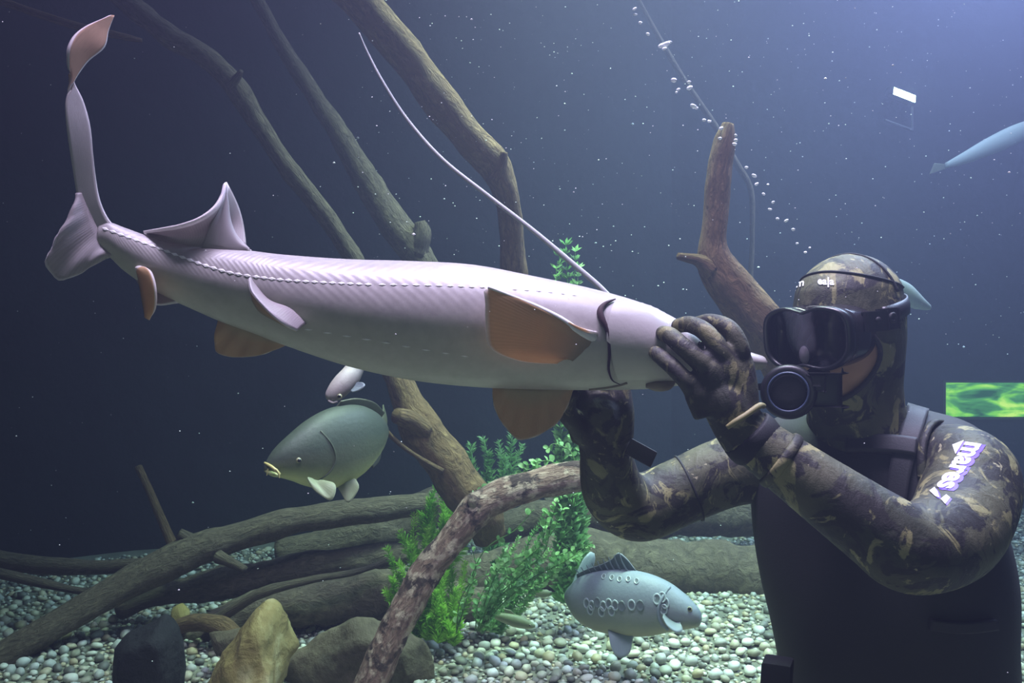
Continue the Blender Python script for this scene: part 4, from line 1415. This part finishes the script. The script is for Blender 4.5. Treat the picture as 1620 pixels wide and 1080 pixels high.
# =================================================================== THE DIVER
person = empty('person', (0.72, 1.62, 0.0), 'diver in camouflage wetsuit and black vest kneeling and holding the sturgeon', 'person')

# head frame: f forward (face), l his left, u up
yaw = math.radians(50)
f = Vector((-math.sin(yaw), -math.cos(yaw), -0.10)).normalized()
l = Vector((math.cos(yaw), -math.sin(yaw), 0.0)).normalized()
u = f.cross(l) * -1
if u.z < 0: u = -u
HC = P(1340, 522, 1.475)


def H(a, b, c):
    """head coordinates: a forward, b to his left, c up"""
    return HC + f * a + l * b + u * c


HM = Matrix((f, l, u)).transposed()
parts = []
# head: skull, face, jaw, nose, ears, neck
parts.append(sphere_data(H(-0.012, 0, 0.033), (0.094, 0.074, 0.086), 28, 20, HM))
parts.append(sphere_data(H(0.020, 0, -0.035), (0.072, 0.077, 0.088), 24, 16, HM))
parts.append(sphere_data(H(0.050, 0, -0.085), (0.038, 0.042, 0.032), 20, 12, HM))
nose = [H(0.084, 0, 0.022), H(0.100, 0, 0.0), H(0.112, 0, -0.018), H(0.104, 0, -0.030)]
parts.append(tube_data([tuple(q) + (r,) for q, r in zip(nose, (0.010, 0.011, 0.0145, 0.010))], n=10, sub=4, ref=l))
parts.append(sphere_data(H(0.100, 0.011, -0.026), 0.0085)); parts.append(sphere_data(H(0.100, -0.011, -0.026), 0.0085))
for sg in (-1, 1):
    parts.append(sphere_data(H(-0.012, sg * 0.076, -0.005), (0.020, 0.010, 0.032), 12, 8, HM))
    parts.append(sphere_data(H(0.070, sg * 0.028, -0.005), (0.016, 0.018, 0.012), 12, 8, HM))
parts.append(sphere_data(H(0.085, 0, -0.058), (0.012, 0.024, 0.010), 12, 8, HM))
NB = P(1385, 700, 1.535)
parts.append(tube_data([tuple(H(-0.015, 0, -0.03)) + (0.060,), tuple(H(-0.02, 0, -0.10)) + (0.060,), tuple(NB) + (0.075,)], n=20, sub=5))
SL, SR = P(1532, 735, 1.40), P(1185, 738, 1.60)
lat = Vector((SL.x - SR.x, SL.y - SR.y, 0)).normalized()
fwd = Vector((lat.y, -lat.x, 0))
if fwd.y > 0: fwd = -fwd


def torso(st, n=48, sub=6):
    """st: (px x, px y, depth, half width m, half depth m)"""
    S = catmull(st, sub)
    rings, uv = [], []
    for i, q in enumerate(S):
        c = P(q[0], q[1], q[2])
        ring = []
        for j in range(n):
            a = 2 * PI * j / n
            ca, sa = math.cos(a), math.sin(a)
            e = 0.82
            ring.append(c + lat * (q[3] * math.copysign(abs(ca) ** e, ca)) + fwd * (q[4] * math.copysign(abs(sa) ** e, sa)))
            uv.append((j / n, i / len(S)))
        rings.append(ring)
    Vv, Ff = skin_rings(rings)
    return Vv, Ff, uv + [(0, 0), (0, 1)]


TS = [(1380, 645, 1.545, 0.085, 0.060), (1378, 660, 1.545, 0.150, 0.088), (1374, 682, 1.54, 0.186, 0.114), (1370, 722, 1.535, 0.200, 0.134), (1372, 780, 1.53, 0.202, 0.148), (1386, 850, 1.53, 0.212, 0.164), (1398, 920, 1.53, 0.212, 0.172), (1408, 1000, 1.53, 0.202, 0.168), (1414, 1060, 1.53, 0.198, 0.160), (1414, 1110, 1.53, 0.198, 0.158), (1412, 1150, 1.54, 0.180, 0.150)]
parts.append(torso([(x, y, d, max(w - 0.014, .03), max(q - 0.014, .03)) for x, y, d, w, q in TS]))


def limb(pts, n=20, sub=6, **k):
    return tube_data([tuple(P(x, y, d)) + (r,) for x, y, d, r in pts], n=n, sub=sub, **k)


parts.append(limb([(1440, 755, 1.47, .055), (1500, 742, 1.42, .074), (1532, 754, 1.38, .076), (1528, 800, 1.33, .074), (1500, 848, 1.265, .070), (1440, 868, 1.215, .064), (1390, 838, 1.21, .058), (1310, 782, 1.222, .050), (1235, 728, 1.238, .043), (1170, 680, 1.252, .036)]))
parts.append(limb([(1290, 735, 1.57, .065), (1200, 735, 1.60, .070), (1140, 750, 1.61, .066), (1075, 778, 1.62, .063), (1012, 803, 1.615, .064), (975, 782, 1.585, .060), (962, 745, 1.53, .052), (958, 705, 1.48, .044)]))
# pelvis, thighs and lower legs: kneeling on the gravel
hipc = P(1412, 1140, 1.54)
for sg, hx in ((1, 0.095), (-1, -0.095)):
    hip = hipc + lat * hx
    knee = hip + fwd * 0.05 + lat * sg * 0.06
    knee.z = 0.085
    ank = knee - fwd * 0.40 + lat * sg * 0.02
    ank.z = 0.075
    toe = ank - fwd * 0.17
    toe.z = 0.055
    parts.append(tube_data([tuple(hip + Vector((0, 0, .06))) + (.105,), tuple(hip.lerp(knee, .45)) + (.092,), tuple(knee + Vector((0, 0, .04))) + (.072,), tuple(knee) + (.064,)], n=20, sub=5))
    parts.append(tube_data([tuple(knee) + (.062,), tuple(knee.lerp(ank, .35)) + (.062,), tuple(ank) + (.042,), tuple(toe) + (.030,)], n=18, sub=5, ref=Vector((0, 0, 1))))
bv, bf = remesh(parts, 0.0065, 8, 0.5)
# skin inside the hood opening, wetsuit elsewhere
idx = []
for fc in bf:
    c = sum((bv[i] for i in fc), Vector()) / len(fc) - HC
    a, b, cc = c.dot(f), c.dot(l), c.dot(u)
    if a > -0.02 and cc > -0.13 and c.length < 0.17:
        idx.append(1)
    else:
        idx.append(0)
body_o = add_obj('body', bv, bf, [M_camo, M_skin], person, None, True, idx)
T_body = bvh(bv, bf)

# vest
tv = torso(TS)
vest = add_obj('vest', tv[0], tv[1], M_vest, person, tv[2])
T_vest = bvh(tv[0], tv[1])


def surf(tree, x, y, off=0.0):
    h, nr = ray(tree, x, y)
    if h is None: return None
    if nr.dot(h - Vector((0, 0, CAMZ))) > 0: nr = -nr
    return h + nr * off


# arm hole rim, chest strap and side strap
def strap_on(tree, pts, width_px, thick, name, mat, parent, nseg=24, fallback=1.45):
    S = catmull(pts, nseg // (len(pts) - 1))
    rows = []
    for i, q in enumerate(S):
        q2 = S[min(i + 1, len(S) - 1)]; q1 = S[max(i - 1, 0)]
        dx, dy = q2[0] - q1[0], q2[1] - q1[1]
        L = math.hypot(dx, dy) or 1
        nx_, ny_ = -dy / L, dx / L
        row = []
        for j in range(7):
            s = (j / 6 - 0.5) * width_px
            p = surf(tree, q[0] + nx_ * s, q[1] + ny_ * s, thick)
            row.append(p)
        rows.append(row)
    good = [r for r in rows if all(p is not None for p in r)]
    Vv = [p for r in good for p in r]
    Ff = [(i * 7 + j, i * 7 + j + 1, (i + 1) * 7 + j + 1, (i + 1) * 7 + j) for i in range(len(good) - 1) for j in range(6)]
    o = add_obj(name, Vv, Ff, mat, parent)
    m = o.modifiers.new('thick', 'SOLIDIFY'); m.thickness = thick * 2; m.offset = 0
    return o


strap_on(T_vest, [(1340, 706), (1380, 706), (1420, 708), (1448, 712)], 24, 0.008, 'chest_strap', M_strap, vest)
strap_on(T_vest, [(1452, 650), (1440, 690), (1425, 740), (1415, 800)], 34, 0.005, 'shoulder_strap', M_strap, vest)
strap_on(T_vest, [(1470, 985), (1520, 990), (1570, 985)], 16, 0.006, 'waist_strap', M_strap, vest)
# black pouch at the hip
q = P(1228, 1085, 1.44)
w = box_data(q, Vector((.022, -.01, 0)), Vector((.01, .022, 0)), Vector((.003, 0, .045)), 0.006)
add_obj('hip_pouch', w[0], w[1], M_black, person)

# sleeve seams and cuffs
def ring_on(c, axis, r, tr, name, mat, parent, n=28, squash=1.0):
    axis = axis.normalized()
    a = axis.cross(Vector((0, 0, 1))).normalized(); b = a.cross(axis)
    pts = [c + (a * math.cos(2 * PI * j / n) + b * math.sin(2 * PI * j / n)) * r for j in range(n)]
    rings = []
    for j in range(n):
        rd = (pts[j] - c).normalized()
        rings.append([pts[j] + (rd * math.cos(2 * PI * k / 8) + axis * math.sin(2 * PI * k / 8) * squash) * tr for k in range(8)])
    rings.append(rings[0])
    Vv, Ff = skin_rings(rings, cap=False)
    return add_obj(name, Vv, Ff, mat, parent)


c0, c1 = P(1235, 728, 1.238), P(1192, 697, 1.248)
ring_on(c0, c1 - c0, 0.0425, 0.004, 'cuff_seam', M_camo, person, squash=2.0)
c0, c1 = P(1090, 772, 1.62), P(1060, 784, 1.62)
ring_on(c0, c1 - c0, 0.0640, 0.0025, 'elbow_seam', M_black, person)
# arm hole edging of the vest
c0 = P(1490, 745, 1.425)
ring_on(c0, SL - P(1400, 735, 1.50), 0.083, 0.0045, 'arm_hole_edging', M_camo, vest, squash=1.6)

# ---------------------------------------------------------------- gloves
def hand(chains, extra, voxel=0.0032):
    ps = [tube_data([tuple(P(x, y, d)) + (r,) for x, y, d, r in c], n=14, sub=5) for c in chains] + extra
    for c in chains:
        x, y, d, r = c[-1]
        ps.append(sphere_data(P(x, y, d), r * 1.0, 12, 8))
    return remesh(ps, voxel, 5, 0.5)


# his left glove: back of the hand to the viewer, fingers closed over the snout
lh = [
    [(1182, 690, 1.250, .040), (1163, 664, 1.250, .037), (1146, 632, 1.248, .034), (1138, 605, 1.254, .027)],     # wrist to palm
    [(1168, 668, 1.250, .030), (1172, 625, 1.252, .026), (1170, 580, 1.256, .022), (1166, 556, 1.258, .0165)],     # thumb side of the back
    [(1120, 655, 1.25, .022), (1106, 622, 1.248, .022), (1096, 606, 1.246, .017)],                               # little finger side
    [(1140, 625, 1.25, .026), (1128, 590, 1.246, .024), (1118, 572, 1.246, .018)],
    [(1155, 620, 1.25, .028), (1148, 585, 1.246, .024), (1144, 562, 1.246, .018)],
    [(1170, 575, 1.254, .0160), (1170, 550, 1.250, .0150), (1153, 520, 1.260, .0140), (1124, 509, 1.290, .0128), (1102, 512, 1.312, .0115)],   # index
    [(1146, 578, 1.246, .0160), (1141, 558, 1.240, .0150), (1117, 526, 1.252, .0140), (1092, 513, 1.280, .0130), (1073, 515, 1.298, .0115)],   # middle
    [(1120, 590, 1.246, .0160), (1110, 575, 1.240, .0150), (1080, 548, 1.252, .0142), (1060, 531, 1.274, .0135), (1049, 527, 1.286, .0120)],   # ring
    [(1096, 616, 1.246, .0150), (1085, 602, 1.244, .0135), (1062, 578, 1.256, .0128), (1044, 563, 1.274, .0122), (1037, 558, 1.282, .0110)],   # little
    [(1160, 630, 1.262, .022), (1168, 612, 1.285, .018), (1166, 596, 1.322, .0155), (1150, 598, 1.352, .0145), (1132, 606, 1.365, .0125)],    # thumb under the snout
]
gv, gf = hand(lh, [], 0.0026)
glove_l = add_obj('glove', gv, gf, M_glove, person)
# cuff strap with its pale edge
q0, q1 = P(1160, 670, 1.21), P(1200, 642, 1.225)
t = tube_data([tuple(P(1150, 676, 1.212)) + (.0035,), tuple(P(1165, 666, 1.208)) + (.0045,), tuple(P(1182, 655, 1.211)) + (.0042,), tuple(P(1201, 642, 1.223)) + (.0046,), tuple(P(1208, 642, 1.245)) + (.004,)], n=10, sub=5)
add_obj('cuff_edge', t[0], t[1], plain('cuff_olive', (0.24, 0.22, 0.09), 0.6), glove_l)
c0, c1 = P(1190, 694, 1.25), P(1165, 668, 1.25)
ring_on(c0, c1 - c0, 0.0395, 0.004, 'glove_cuff', M_black, glove_l, squash=4)

# his right glove: cupped under the belly, fingers up along the far flank
rh = [
    [(962, 738, 1.52, .048), (957, 712, 1.485, .045), (952, 685, 1.462, .043), (948, 660, 1.450, .042)],
    [(930, 690, 1.465, .030), (918, 655, 1.450, .028), (912, 630, 1.450, .022)],
    [(975, 690, 1.465, .030), (980, 655, 1.455, .026), (982, 625, 1.460, .020)],
    [(915, 650, 1.455, .020), (908, 620, 1.462, .0165), (905, 590, 1.472, .0155), (903, 565, 1.470, .0135)],
    [(938, 650, 1.455, .020), (934, 615, 1.466, .0168), (932, 580, 1.474, .0158), (930, 550, 1.468, .0138)],
    [(960, 650, 1.455, .020), (960, 615, 1.462, .0165), (960, 580, 1.468, .0155), (960, 552, 1.462, .0135)],
    [(982, 645, 1.458, .018), (984, 615, 1.458, .0150), (986, 588, 1.460, .0140), (987, 566, 1.456, .0120)],
    [(935, 690, 1.455, .026), (912, 668, 1.425, .020), (897, 652, 1.40, .017), (898, 632, 1.385, .0145), (905, 624, 1.378, .012)],
]
gv, gf = hand(rh, [])
glove_r = add_obj('glove', gv, gf, M_glove, person)
w = box_data(P(1014, 716, 1.44), Vector((.022, 0, -.012)), Vector((0, .004, 0)), Vector((.006, 0, .013)), 0.003)
add_obj('wrist_strap_tab', w[0], w[1], M_strap, glove_r)

# ---------------------------------------------------------------- hood
def hood_pt(c, th, off=0.0):
    """c: height in head coordinates, th: angle from the face"""
    prof = [(0.142, 0.0, -0.015, 0.0), (0.139, 0.030, -0.015, 0.026), (0.128, 0.060, -0.014, 0.050), (0.105, 0.088, -0.012, 0.070), (0.075, 0.1005, -0.011, 0.081), (0.03, 0.110, -0.008, 0.088), (-0.02, 0.106, -0.006, 0.088),
            (-0.06, 0.098, -0.006, 0.084), (-0.10, 0.088, -0.008, 0.080), (-0.135, 0.080, -0.014, 0.080), (-0.165, 0.082, -0.022, 0.088), (-0.20, 0.090, -0.030, 0.105)]
    hs = [q[0] for q in prof][::-1]
    A, C, B = ([q[k] for q in prof][::-1] for k in (1, 2, 3))
    a, cx, b = np.interp(c, hs, A), np.interp(c, hs, C), np.interp(c, hs, B)
    if c > 0.075:   # round the crown
        k = math.sqrt(max(0, 1 - ((c - 0.03) / 0.101) ** 2))
        a, b = 0.112 * k, 0.090 * k
    return H(cx + (a + off) * math.cos(th), (b + off) * math.sin(th), c)


nth, nc = 96, 72
cs = [0.1305 - (0.1305 + 0.20) * i / nc for i in range(nc + 1)]
hv = [hood_pt(c, 2 * PI * j / nth) for c in cs for j in range(nth)]
hv.append(H(-0.012, 0, 0.1312))


def open_face(th, c):
    if th > PI: th -= 2 * PI
    y = 0.086 * math.sin(th)
    return abs(th) < 1.3 and ((y / 0.077) ** 2 + ((c + 0.034) / 0.080) ** 2) < 1


hf = []
for i in range(nc):
    for j in range(nth):
        th = 2 * PI * (j + .5) / nth
        c = (cs[i] + cs[i + 1]) / 2
        if open_face(th, c): continue
        k = (j + 1) % nth
        hf.append((i * nth + j, i * nth + k, (i + 1) * nth + k, (i + 1) * nth + j))
for j in range(nth):
    hf.append(((j + 1) % nth, j, len(hv) - 1))
hood = add_obj('hood', hv, hf, M_camo, person, None, True)
m = hood.modifiers.new('thick', 'SOLIDIFY'); m.thickness = 0.004; m.offset = 1
T_hood = bvh(hv, hf)


def hood_line(cfun, t0, t1, r, name, mat, off=0.001, n=40):
    pts = []
    for i in range(n + 1):
        th = t0 + (t1 - t0) * i / n
        pts.append(tuple(hood_pt(cfun(th), th, off)) + (r,))
    t = tube_data(pts, n=8, sub=1)
    return add_obj(name, t[0], t[1], mat, hood)


hood_line(lambda th: 0.078 + 0.026 * math.cos(th), -2.0, 2.0, 0.0022, 'seam', M_black)
# seam over the crown, from side to side
pts = []
for i in range(25):
    a = -1.25 + 2.5 * i / 24
    c = 0.03 + 0.1005 * math.cos(a)
    y = 0.092 * math.sin(a)
    pts.append(tuple(H(-0.010, y, c)) + (0.0024,))
t = tube_data(pts, n=8, sub=2)
add_obj('seam', t[0], t[1], M_black, hood)
# face rim
pts = []
for i in range(49):
    a = 2 * PI * i / 48
    y, c = 0.077 * math.cos(a), -0.034 + 0.080 * math.sin(a)
    th = math.asin(max(-1, min(1, y / 0.086)))
    pts.append(tuple(hood_pt(c, th, 0.0005)) + (0.0042,))
t = tube_data(pts, n=8, sub=1)
add_obj('face_rim', t[0], t[1], plain('rim_dark', (0.02, 0.018, 0.016), 0.6), hood)

# ---------------------------------------------------------------- printed lettering
def text_mesh(body, offset=0.0, res=3):
    cu = bpy.data.curves.new('txt', 'FONT')
    cu.body = body
    cu.offset = offset
    cu.resolution_u = res
    o = bpy.data.objects.new('txt', cu)
    COL.objects.link(o)
    dg = bpy.context.evaluated_depsgraph_get()
    me = o.evaluated_get(dg).to_mesh()
    bm = bmesh.new(); bm.from_mesh(me)
    o.evaluated_get(dg).to_mesh_clear()
    bpy.data.objects.remove(o); bpy.data.curves.remove(cu)
    return bm


def print_on(tree, bm, org, R, U, lift, name, mat, parent):
    bmesh.ops.triangulate(bm, faces=list(bm.faces))
    bmesh.ops.subdivide_edges(bm, edges=[e for e in bm.edges if e.calc_length() > 0.12], cuts=2)
    bmesh.ops.triangulate(bm, faces=list(bm.faces))
    bm.verts.ensure_lookup_table()
    Vv, ok = [], []
    for v in bm.verts:
        x = org[0] + R[0] * v.co.x + U[0] * v.co.y
        y = org[1] + R[1] * v.co.x + U[1] * v.co.y
        p = surf(tree, x, y, lift)
        ok.append(p is not None)
        Vv.append(p if p is not None else Vector((0, 0, 0)))
    Ff = [[v.index for v in fc.verts] for fc in bm.faces if all(ok[v.index] for v in fc.verts)]
    bm.free()
    return add_obj(name, Vv, Ff, mat, parent, smooth=False) if Ff else None


# sleeve: reading direction runs down the arm, letter tops to the right
R_ = (-19.5, 29.5)
U_ = (48.0, 7.0)
for body, off, lift, mat, dx, dy in (('mares', 0.075, 0.0008, M_violet, 4, 2), ('mares', 0.035, 0.0016, M_print, 0, 0)):  # violet copy is the painted lens fringe, white copy the real lettering
    print_on(T_body, text_mesh(body, off), (1530 + dx, 699 + dy), R_, U_, lift, 'sleeve_print_fringe', mat, person)


def poly_print(tree, polys, lift, name, mat, parent):
    bm = bmesh.new()
    for poly in polys:
        bm.faces.new([bm.verts.new((x / 100, y / 100, 0)) for x, y in poly])
    return print_on(tree, bm, (0, 0), (100, 0), (0, 100), lift, name, mat, parent)


tri = [(1507, 704), (1525, 697), (1512, 719)]
poly_print(T_body, [[(x + 3, y + 1) for x, y in tri]], 0.0008, 'sleeve_mark', M_violet, person)
poly_print(T_body, [tri], 0.0016, 'sleeve_mark', M_print, person)
marks = [[(1471, 777), (1479, 771), (1484, 779), (1486, 788), (1480, 786)], [(1488, 790), (1497, 783), (1503, 788), (1495, 798)]]
poly_print(T_body, [[(x + 3, y + 2) for x, y in q] for q in marks], 0.0008, 'sleeve_mark', M_violet, person)
poly_print(T_body, marks, 0.0016, 'sleeve_mark', M_print, person)
# hood band
print_on(T_hood, text_mesh('m', 0.02), (1260, 455), (17, -4), (2, -17), 0.0015, 'hood_print', M_print, hood)
print_on(T_hood, text_mesh('ea|a', 0.03), (1294, 450), (16, 0.6), (0, -16), 0.0015, 'hood_print', M_print, hood)

# ---------------------------------------------------------------- diving mask (worn)
mask = empty('diving_mask', H(0.11, 0, -0.04), 'black diving mask with dark lens over the diver face', 'diving mask')
MC = 0.002     # height of the mask centre


def mask_outline(sc=1.0, n=64):
    """(b, c) outline of the twin-lens window, notch over the nose above and below"""
    out = []
    for j in range(n):
        a = 2 * PI * j / n
        ca, sa = math.cos(a), math.sin(a)
        b = 0.072 * math.copysign(abs(ca) ** 0.6, ca)
        c = 0.045 * math.copysign(abs(sa) ** 0.6, sa)
        k = math.exp(-(b / 0.016) ** 2)
        if sa > 0: c -= 0.008 * k
        else: c += 0.002 * k - 0.006 * math.exp(-((abs(b) - 0.035) / 0.03) ** 2)
        out.append((b * sc, MC + c * sc))
    return out


def mask_ring(depth, sc, curve=1.6):
    return [H(depth - curve * b * b, b, c) for b, c in mask_outline(sc)]


# frame: a rounded hollow rim
rim_prof = [(0.122, 1.02), (0.126, 1.09), (0.136, 1.11), (0.144, 1.08), (0.145, 1.02), (0.142, 0.97), (0.134, 0.96), (0.122, 0.97), (0.122, 1.02)]
Vv, Ff = skin_rings([mask_ring(a, s) for a, s in rim_prof], cap=False)
frame = add_obj('frame', Vv, Ff, M_plastic, mask)
# lens
ro = [mask_ring(0.139, s) for s in (0.99, 0.7, 0.4, 0.1)]
Vv, Ff = skin_rings(ro, cap=False)
Vv.append(H(0.139, 0, MC)); n0 = 3 * 64
Ff += [(n0 + j, n0 + (j + 1) % 64, len(Vv) - 1) for j in range(64)]
lens = add_obj('lens', Vv, Ff, M_lens, mask)
# skirt from frame back to the face
sk = [(0.126, 1.03, 1.6), (0.112, 1.04, 2.2), (0.098, 1.06, 4.0), (0.086, 1.05, 6.0), (0.080, 0.98, 6.2)]
Vv, Ff = skin_rings([mask_ring(a, s, cu) for a, s, cu in sk], cap=False)
o = add_obj('skirt', Vv, Ff, M_silic, mask)
m = o.modifiers.new('thick', 'SOLIDIFY'); m.thickness = 0.003; m.offset = 0
# nose pocket between the lenses
Vv, Ff = merge(sphere_data(H(0.136, 0, -0.028), (0.008, 0.010, 0.016), 16, 10, HM))
add_obj('nose_pocket', Vv, Ff, plain('clear_silicone', (0.20, 0.17, 0.20), 0.35), mask)
# strap and buckles
for sg in (-1, 1):
    w = box_data(H(0.072, sg * 0.088, 0.020), f * 0.016 - l * sg * 0.008, l * sg * 0.006 + f * .004, u * 0.013, 0.003)
    bk = add_obj('buckle', w[0], w[1], M_buckle, mask)
    lt = lathe_data(H(0.076, sg * 0.094, 0.022), l * sg + f * .4, [(-0.002, 0.004), (0.002, 0.0055), (0.004, 0.004), (0.0045, 0.001)], 16)
    add_obj('rivet', lt[0], lt[1], M_buckle, bk)
    w = box_data(H(0.042, sg * 0.094, 0.021), f * 0.014 - l * sg * 0.003, l * sg * 0.007, u * 0.014, 0.003)
    bk = add_obj('buckle', w[0], w[1], M_buckle, mask)
    lt = lathe_data(H(0.044, sg * 0.101, 0.023), l * sg + f * .2, [(-0.002, 0.008), (0.003, 0.009), (0.005, 0.007), (0.0045, 0.004), (0.002, 0.003)], 20)
    add_obj('rivet', lt[0], lt[1], M_buckle, bk)
rows = []
for i in range(49):
    th = 1.15 + (2 * PI - 2.3) * i / 48
    hgt = 0.012 + 0.004 * math.cos(th / 2) ** 2
    c = 0.016 + 0.030 * (1 - math.cos(th)) / 2
    rows.append([hood_pt(c + hgt, th, 0.003), hood_pt(c, th, 0.0045), hood_pt(c - hgt, th, 0.003)])
Vv = [p for r in rows for p in r]
Ff = [(i * 3 + j, i * 3 + j + 1, (i + 1) * 3 + j + 1, (i + 1) * 3 + j) for i in range(48) for j in range(2)]
o = add_obj('strap', Vv, Ff, M_rubber, mask)
m = o.modifiers.new('thick', 'SOLIDIFY'); m.thickness = 0.004; m.offset = 0

# ---------------------------------------------------------------- regulator in his mouth
RC = P(1247, 620, 1.322)
reg = empty('breathing_regulator', RC, 'round black breathing regulator held in the diver mouth', 'regulator')
ra = Vector((-0.36, -0.92, 0.02)).normalized()
rx = ra.cross(Vector((0, 0, 1))).normalized()     # to the image left or right
if rx.x < 0: rx = -rx
lt = lathe_data(RC - ra * 0.045, ra, [(-0.012, 0.020), (-0.004, 0.032), (0.010, 0.040), (0.026, 0.043), (0.036, 0.0425), (0.040, 0.041), (0.041, 0.036)], 40)
add_obj('housing', lt[0], lt[1], M_plastic, reg)
lt = lathe_data(RC - ra * 0.008, ra, [(0.0, 0.041), (0.004, 0.0425), (0.008, 0.040), (0.010, 0.034), (0.008, 0.030), (0.006, 0.028)], 40)
cov = add_obj('front_cover', lt[0], lt[1], M_rubber, reg)
lt = lathe_data(RC - ra * 0.006, ra, [(0.0, 0.0275), (0.006, 0.0270), (0.008, 0.024), (0.0085, 0.012), (0.008, 0.004)], 36)
add_obj('purge_button', lt[0], lt[1], M_black, cov)
ring_on(RC + ra * 0.0035, ra, 0.030, 0.0018, 'cover_ring', M_ring, reg, n=40)
# exhaust body towards the cheek, with lever plate
w = box_data(RC + rx * 0.044 - ra * 0.032 + Vector((0, 0, 0.004)), rx * 0.034, ra * 0.020, Vector((0, 0, 0.026)), 0.010)
add_obj('exhaust_tee', w[0], w[1], M_plastic, reg)
w = box_data(RC + rx * 0.040 - ra * 0.008 + Vector((0, 0, 0.014)), rx * 0.014, ra * 0.006, Vector((0.001, 0, 0.012)), 0.003)
kn = add_obj('lever', w[0], w[1], M_rubber, reg)
w = box_data(RC + rx * 0.041 - ra * 0.001 + Vector((0, 0, 0.015)), rx * 0.006, ra * 0.002, Vector((0, 0, 0.005)), 0.001)
add_obj('lever_plate', w[0], w[1], M_strap, kn)
mp = [H(0.082, 0.0, -0.060), RC - ra * 0.065 + rx * .01, RC - ra * 0.050]
t = tube_data([tuple(mp[0]) + (0.016,), tuple(mp[1]) + (0.018,), tuple(mp[2]) + (0.022,)], n=16, sub=4)
add_obj('mouthpiece', t[0], t[1], M_silic, reg)
t = tube_data([tuple(RC - ra * 0.02 - rx * 0.040 + Vector((0, 0, 0.007))) + (0.006,), tuple(RC - ra * 0.02 - rx * 0.052 + Vector((0, 0, 0.006))) + (0.0048,), tuple(RC - ra * 0.02 - rx * 0.060 + Vector((0, 0, 0.006))) + (0.0045,)], n=12, sub=2)
add_obj('hose_fitting', t[0], t[1], M_strap, reg)
t = sphere_data(RC - ra * 0.02 - rx * 0.061 + Vector((0, 0, 0.006)), 0.0042)
add_obj('fitting_tip', t[0], t[1], M_brass, reg)

# =================================================================== BUBBLES AND FLOATING PARTICLES
def bubble_mat():
    s = Mat('air_bubble')
    s.fin((0.95, 0.95, 1.0), 0.12)
    e = s.n('BsdfTransparent')
    mx = s.n('MixShader')
    mx.inputs[0].default_value = 0.2
    s.t.links.new(s.b.outputs[0], mx.inputs[1]); s.t.links.new(e.outputs[0], mx.inputs[2])
    s.t.links.new(mx.outputs[0], s.o.inputs['Surface'])
    return s.m


bm = bmesh.new()
bmesh.ops.create_uvsphere(bm, u_segments=12, v_segments=8, radius=1.0)
for v in bm.verts:
    v.co.z *= 0.72
    v.co.x *= 1 + 0.1 * v.co.z
bub_me = bpy.data.meshes.new('air_bubble')
bm.to_mesh(bub_me); bm.free()
bub_me.materials.append(bubble_mat())
bub_me.polygons.foreach_set('use_smooth', [True] * len(bub_me.polygons))
rb = random.Random(9)
for x, y, r in [(1004, 14, 4), (1005, 23, 3.2), (1013, 36, 3.2), (1025, 54, 4), (1047, 72, 6), (1054, 70, 6), (1051, 77, 4.5), (1059, 67, 4), (1066, 127, 5), (1073, 142, 3.5), (1090, 130, 3.6), (1091, 139, 5.5), (1070, 146, 2.5), (1097, 168, 5.5), (1102, 171, 3.5),
                (1114, 190, 4), (1122, 192, 4), (1141, 203, 4), (1139, 219, 3.5), (1164, 222, 4), (1162, 228, 3.6), (1164, 214, 2.6), (1181, 265, 3.4), (1193, 278, 4), (1197, 291, 3.2), (1208, 307, 3.4), (1223, 320, 3.4), (1218, 331, 3.4), (1230, 346, 3), (1244, 349, 3.6), (1255, 363, 3.4), (1261, 385, 3), (1274, 399, 3), (1281, 392, 2.4)]:
    d = 1.72 + rb.uniform(-.06, .1) - 0.12 * (y / 400)
    o = bpy.data.objects.new('air_bubble', bub_me)
    COL.objects.link(o)
    o.location = P(x, y, d)
    k = r * d / F * 0.9
    o.scale = (k * rb.uniform(.9, 1.3), k, k * rb.uniform(.8, 1.1))
    o.rotation_euler = (rb.uniform(-.4, .4), rb.uniform(-.5, .5), 0)
    tag(o, 'tiny silvery air bubble rising from the diver', 'bubble', 'trail of rising air bubbles')

PV, PF = [], []
for k in range(1500):
    d = rb.uniform(0.75, 4.2) ** 1.0
    x, y = rb.uniform(-30, 1650), rb.uniform(-30, 1100)
    if rb.random() < 0.6: x, y = rb.uniform(560, 1650), rb.uniform(-30, 560)
    c = P(x, y, d)
    if 1.1 < d < 1.75 and (y > 400 or x < 560): continue
    r = rb.uniform(0.35, 1.0) ** 2 * 1.1 * d / F * (2.0 if rb.random() < .04 else 1)
    o = len(PV)
    PV += [c + Vector(q) * r for q in ((1.3, 0, 0), (-1.3, 0, 0), (0, 1, 0), (0, -1, 0), (0, 0, 1), (0, 0, -1))]
    PF += [tuple(i + o for i in q) for q in ((0, 2, 4), (2, 1, 4), (1, 3, 4), (3, 0, 4), (2, 0, 5), (1, 2, 5), (3, 1, 5), (0, 3, 5))]
tag(add_obj('suspended_particles', PV, PF, plain('particle_white', (0.85, 0.85, 0.85), 0.6), smooth=False), 'fine pale particles drifting all through the water', 'particles', None, 'stuff')
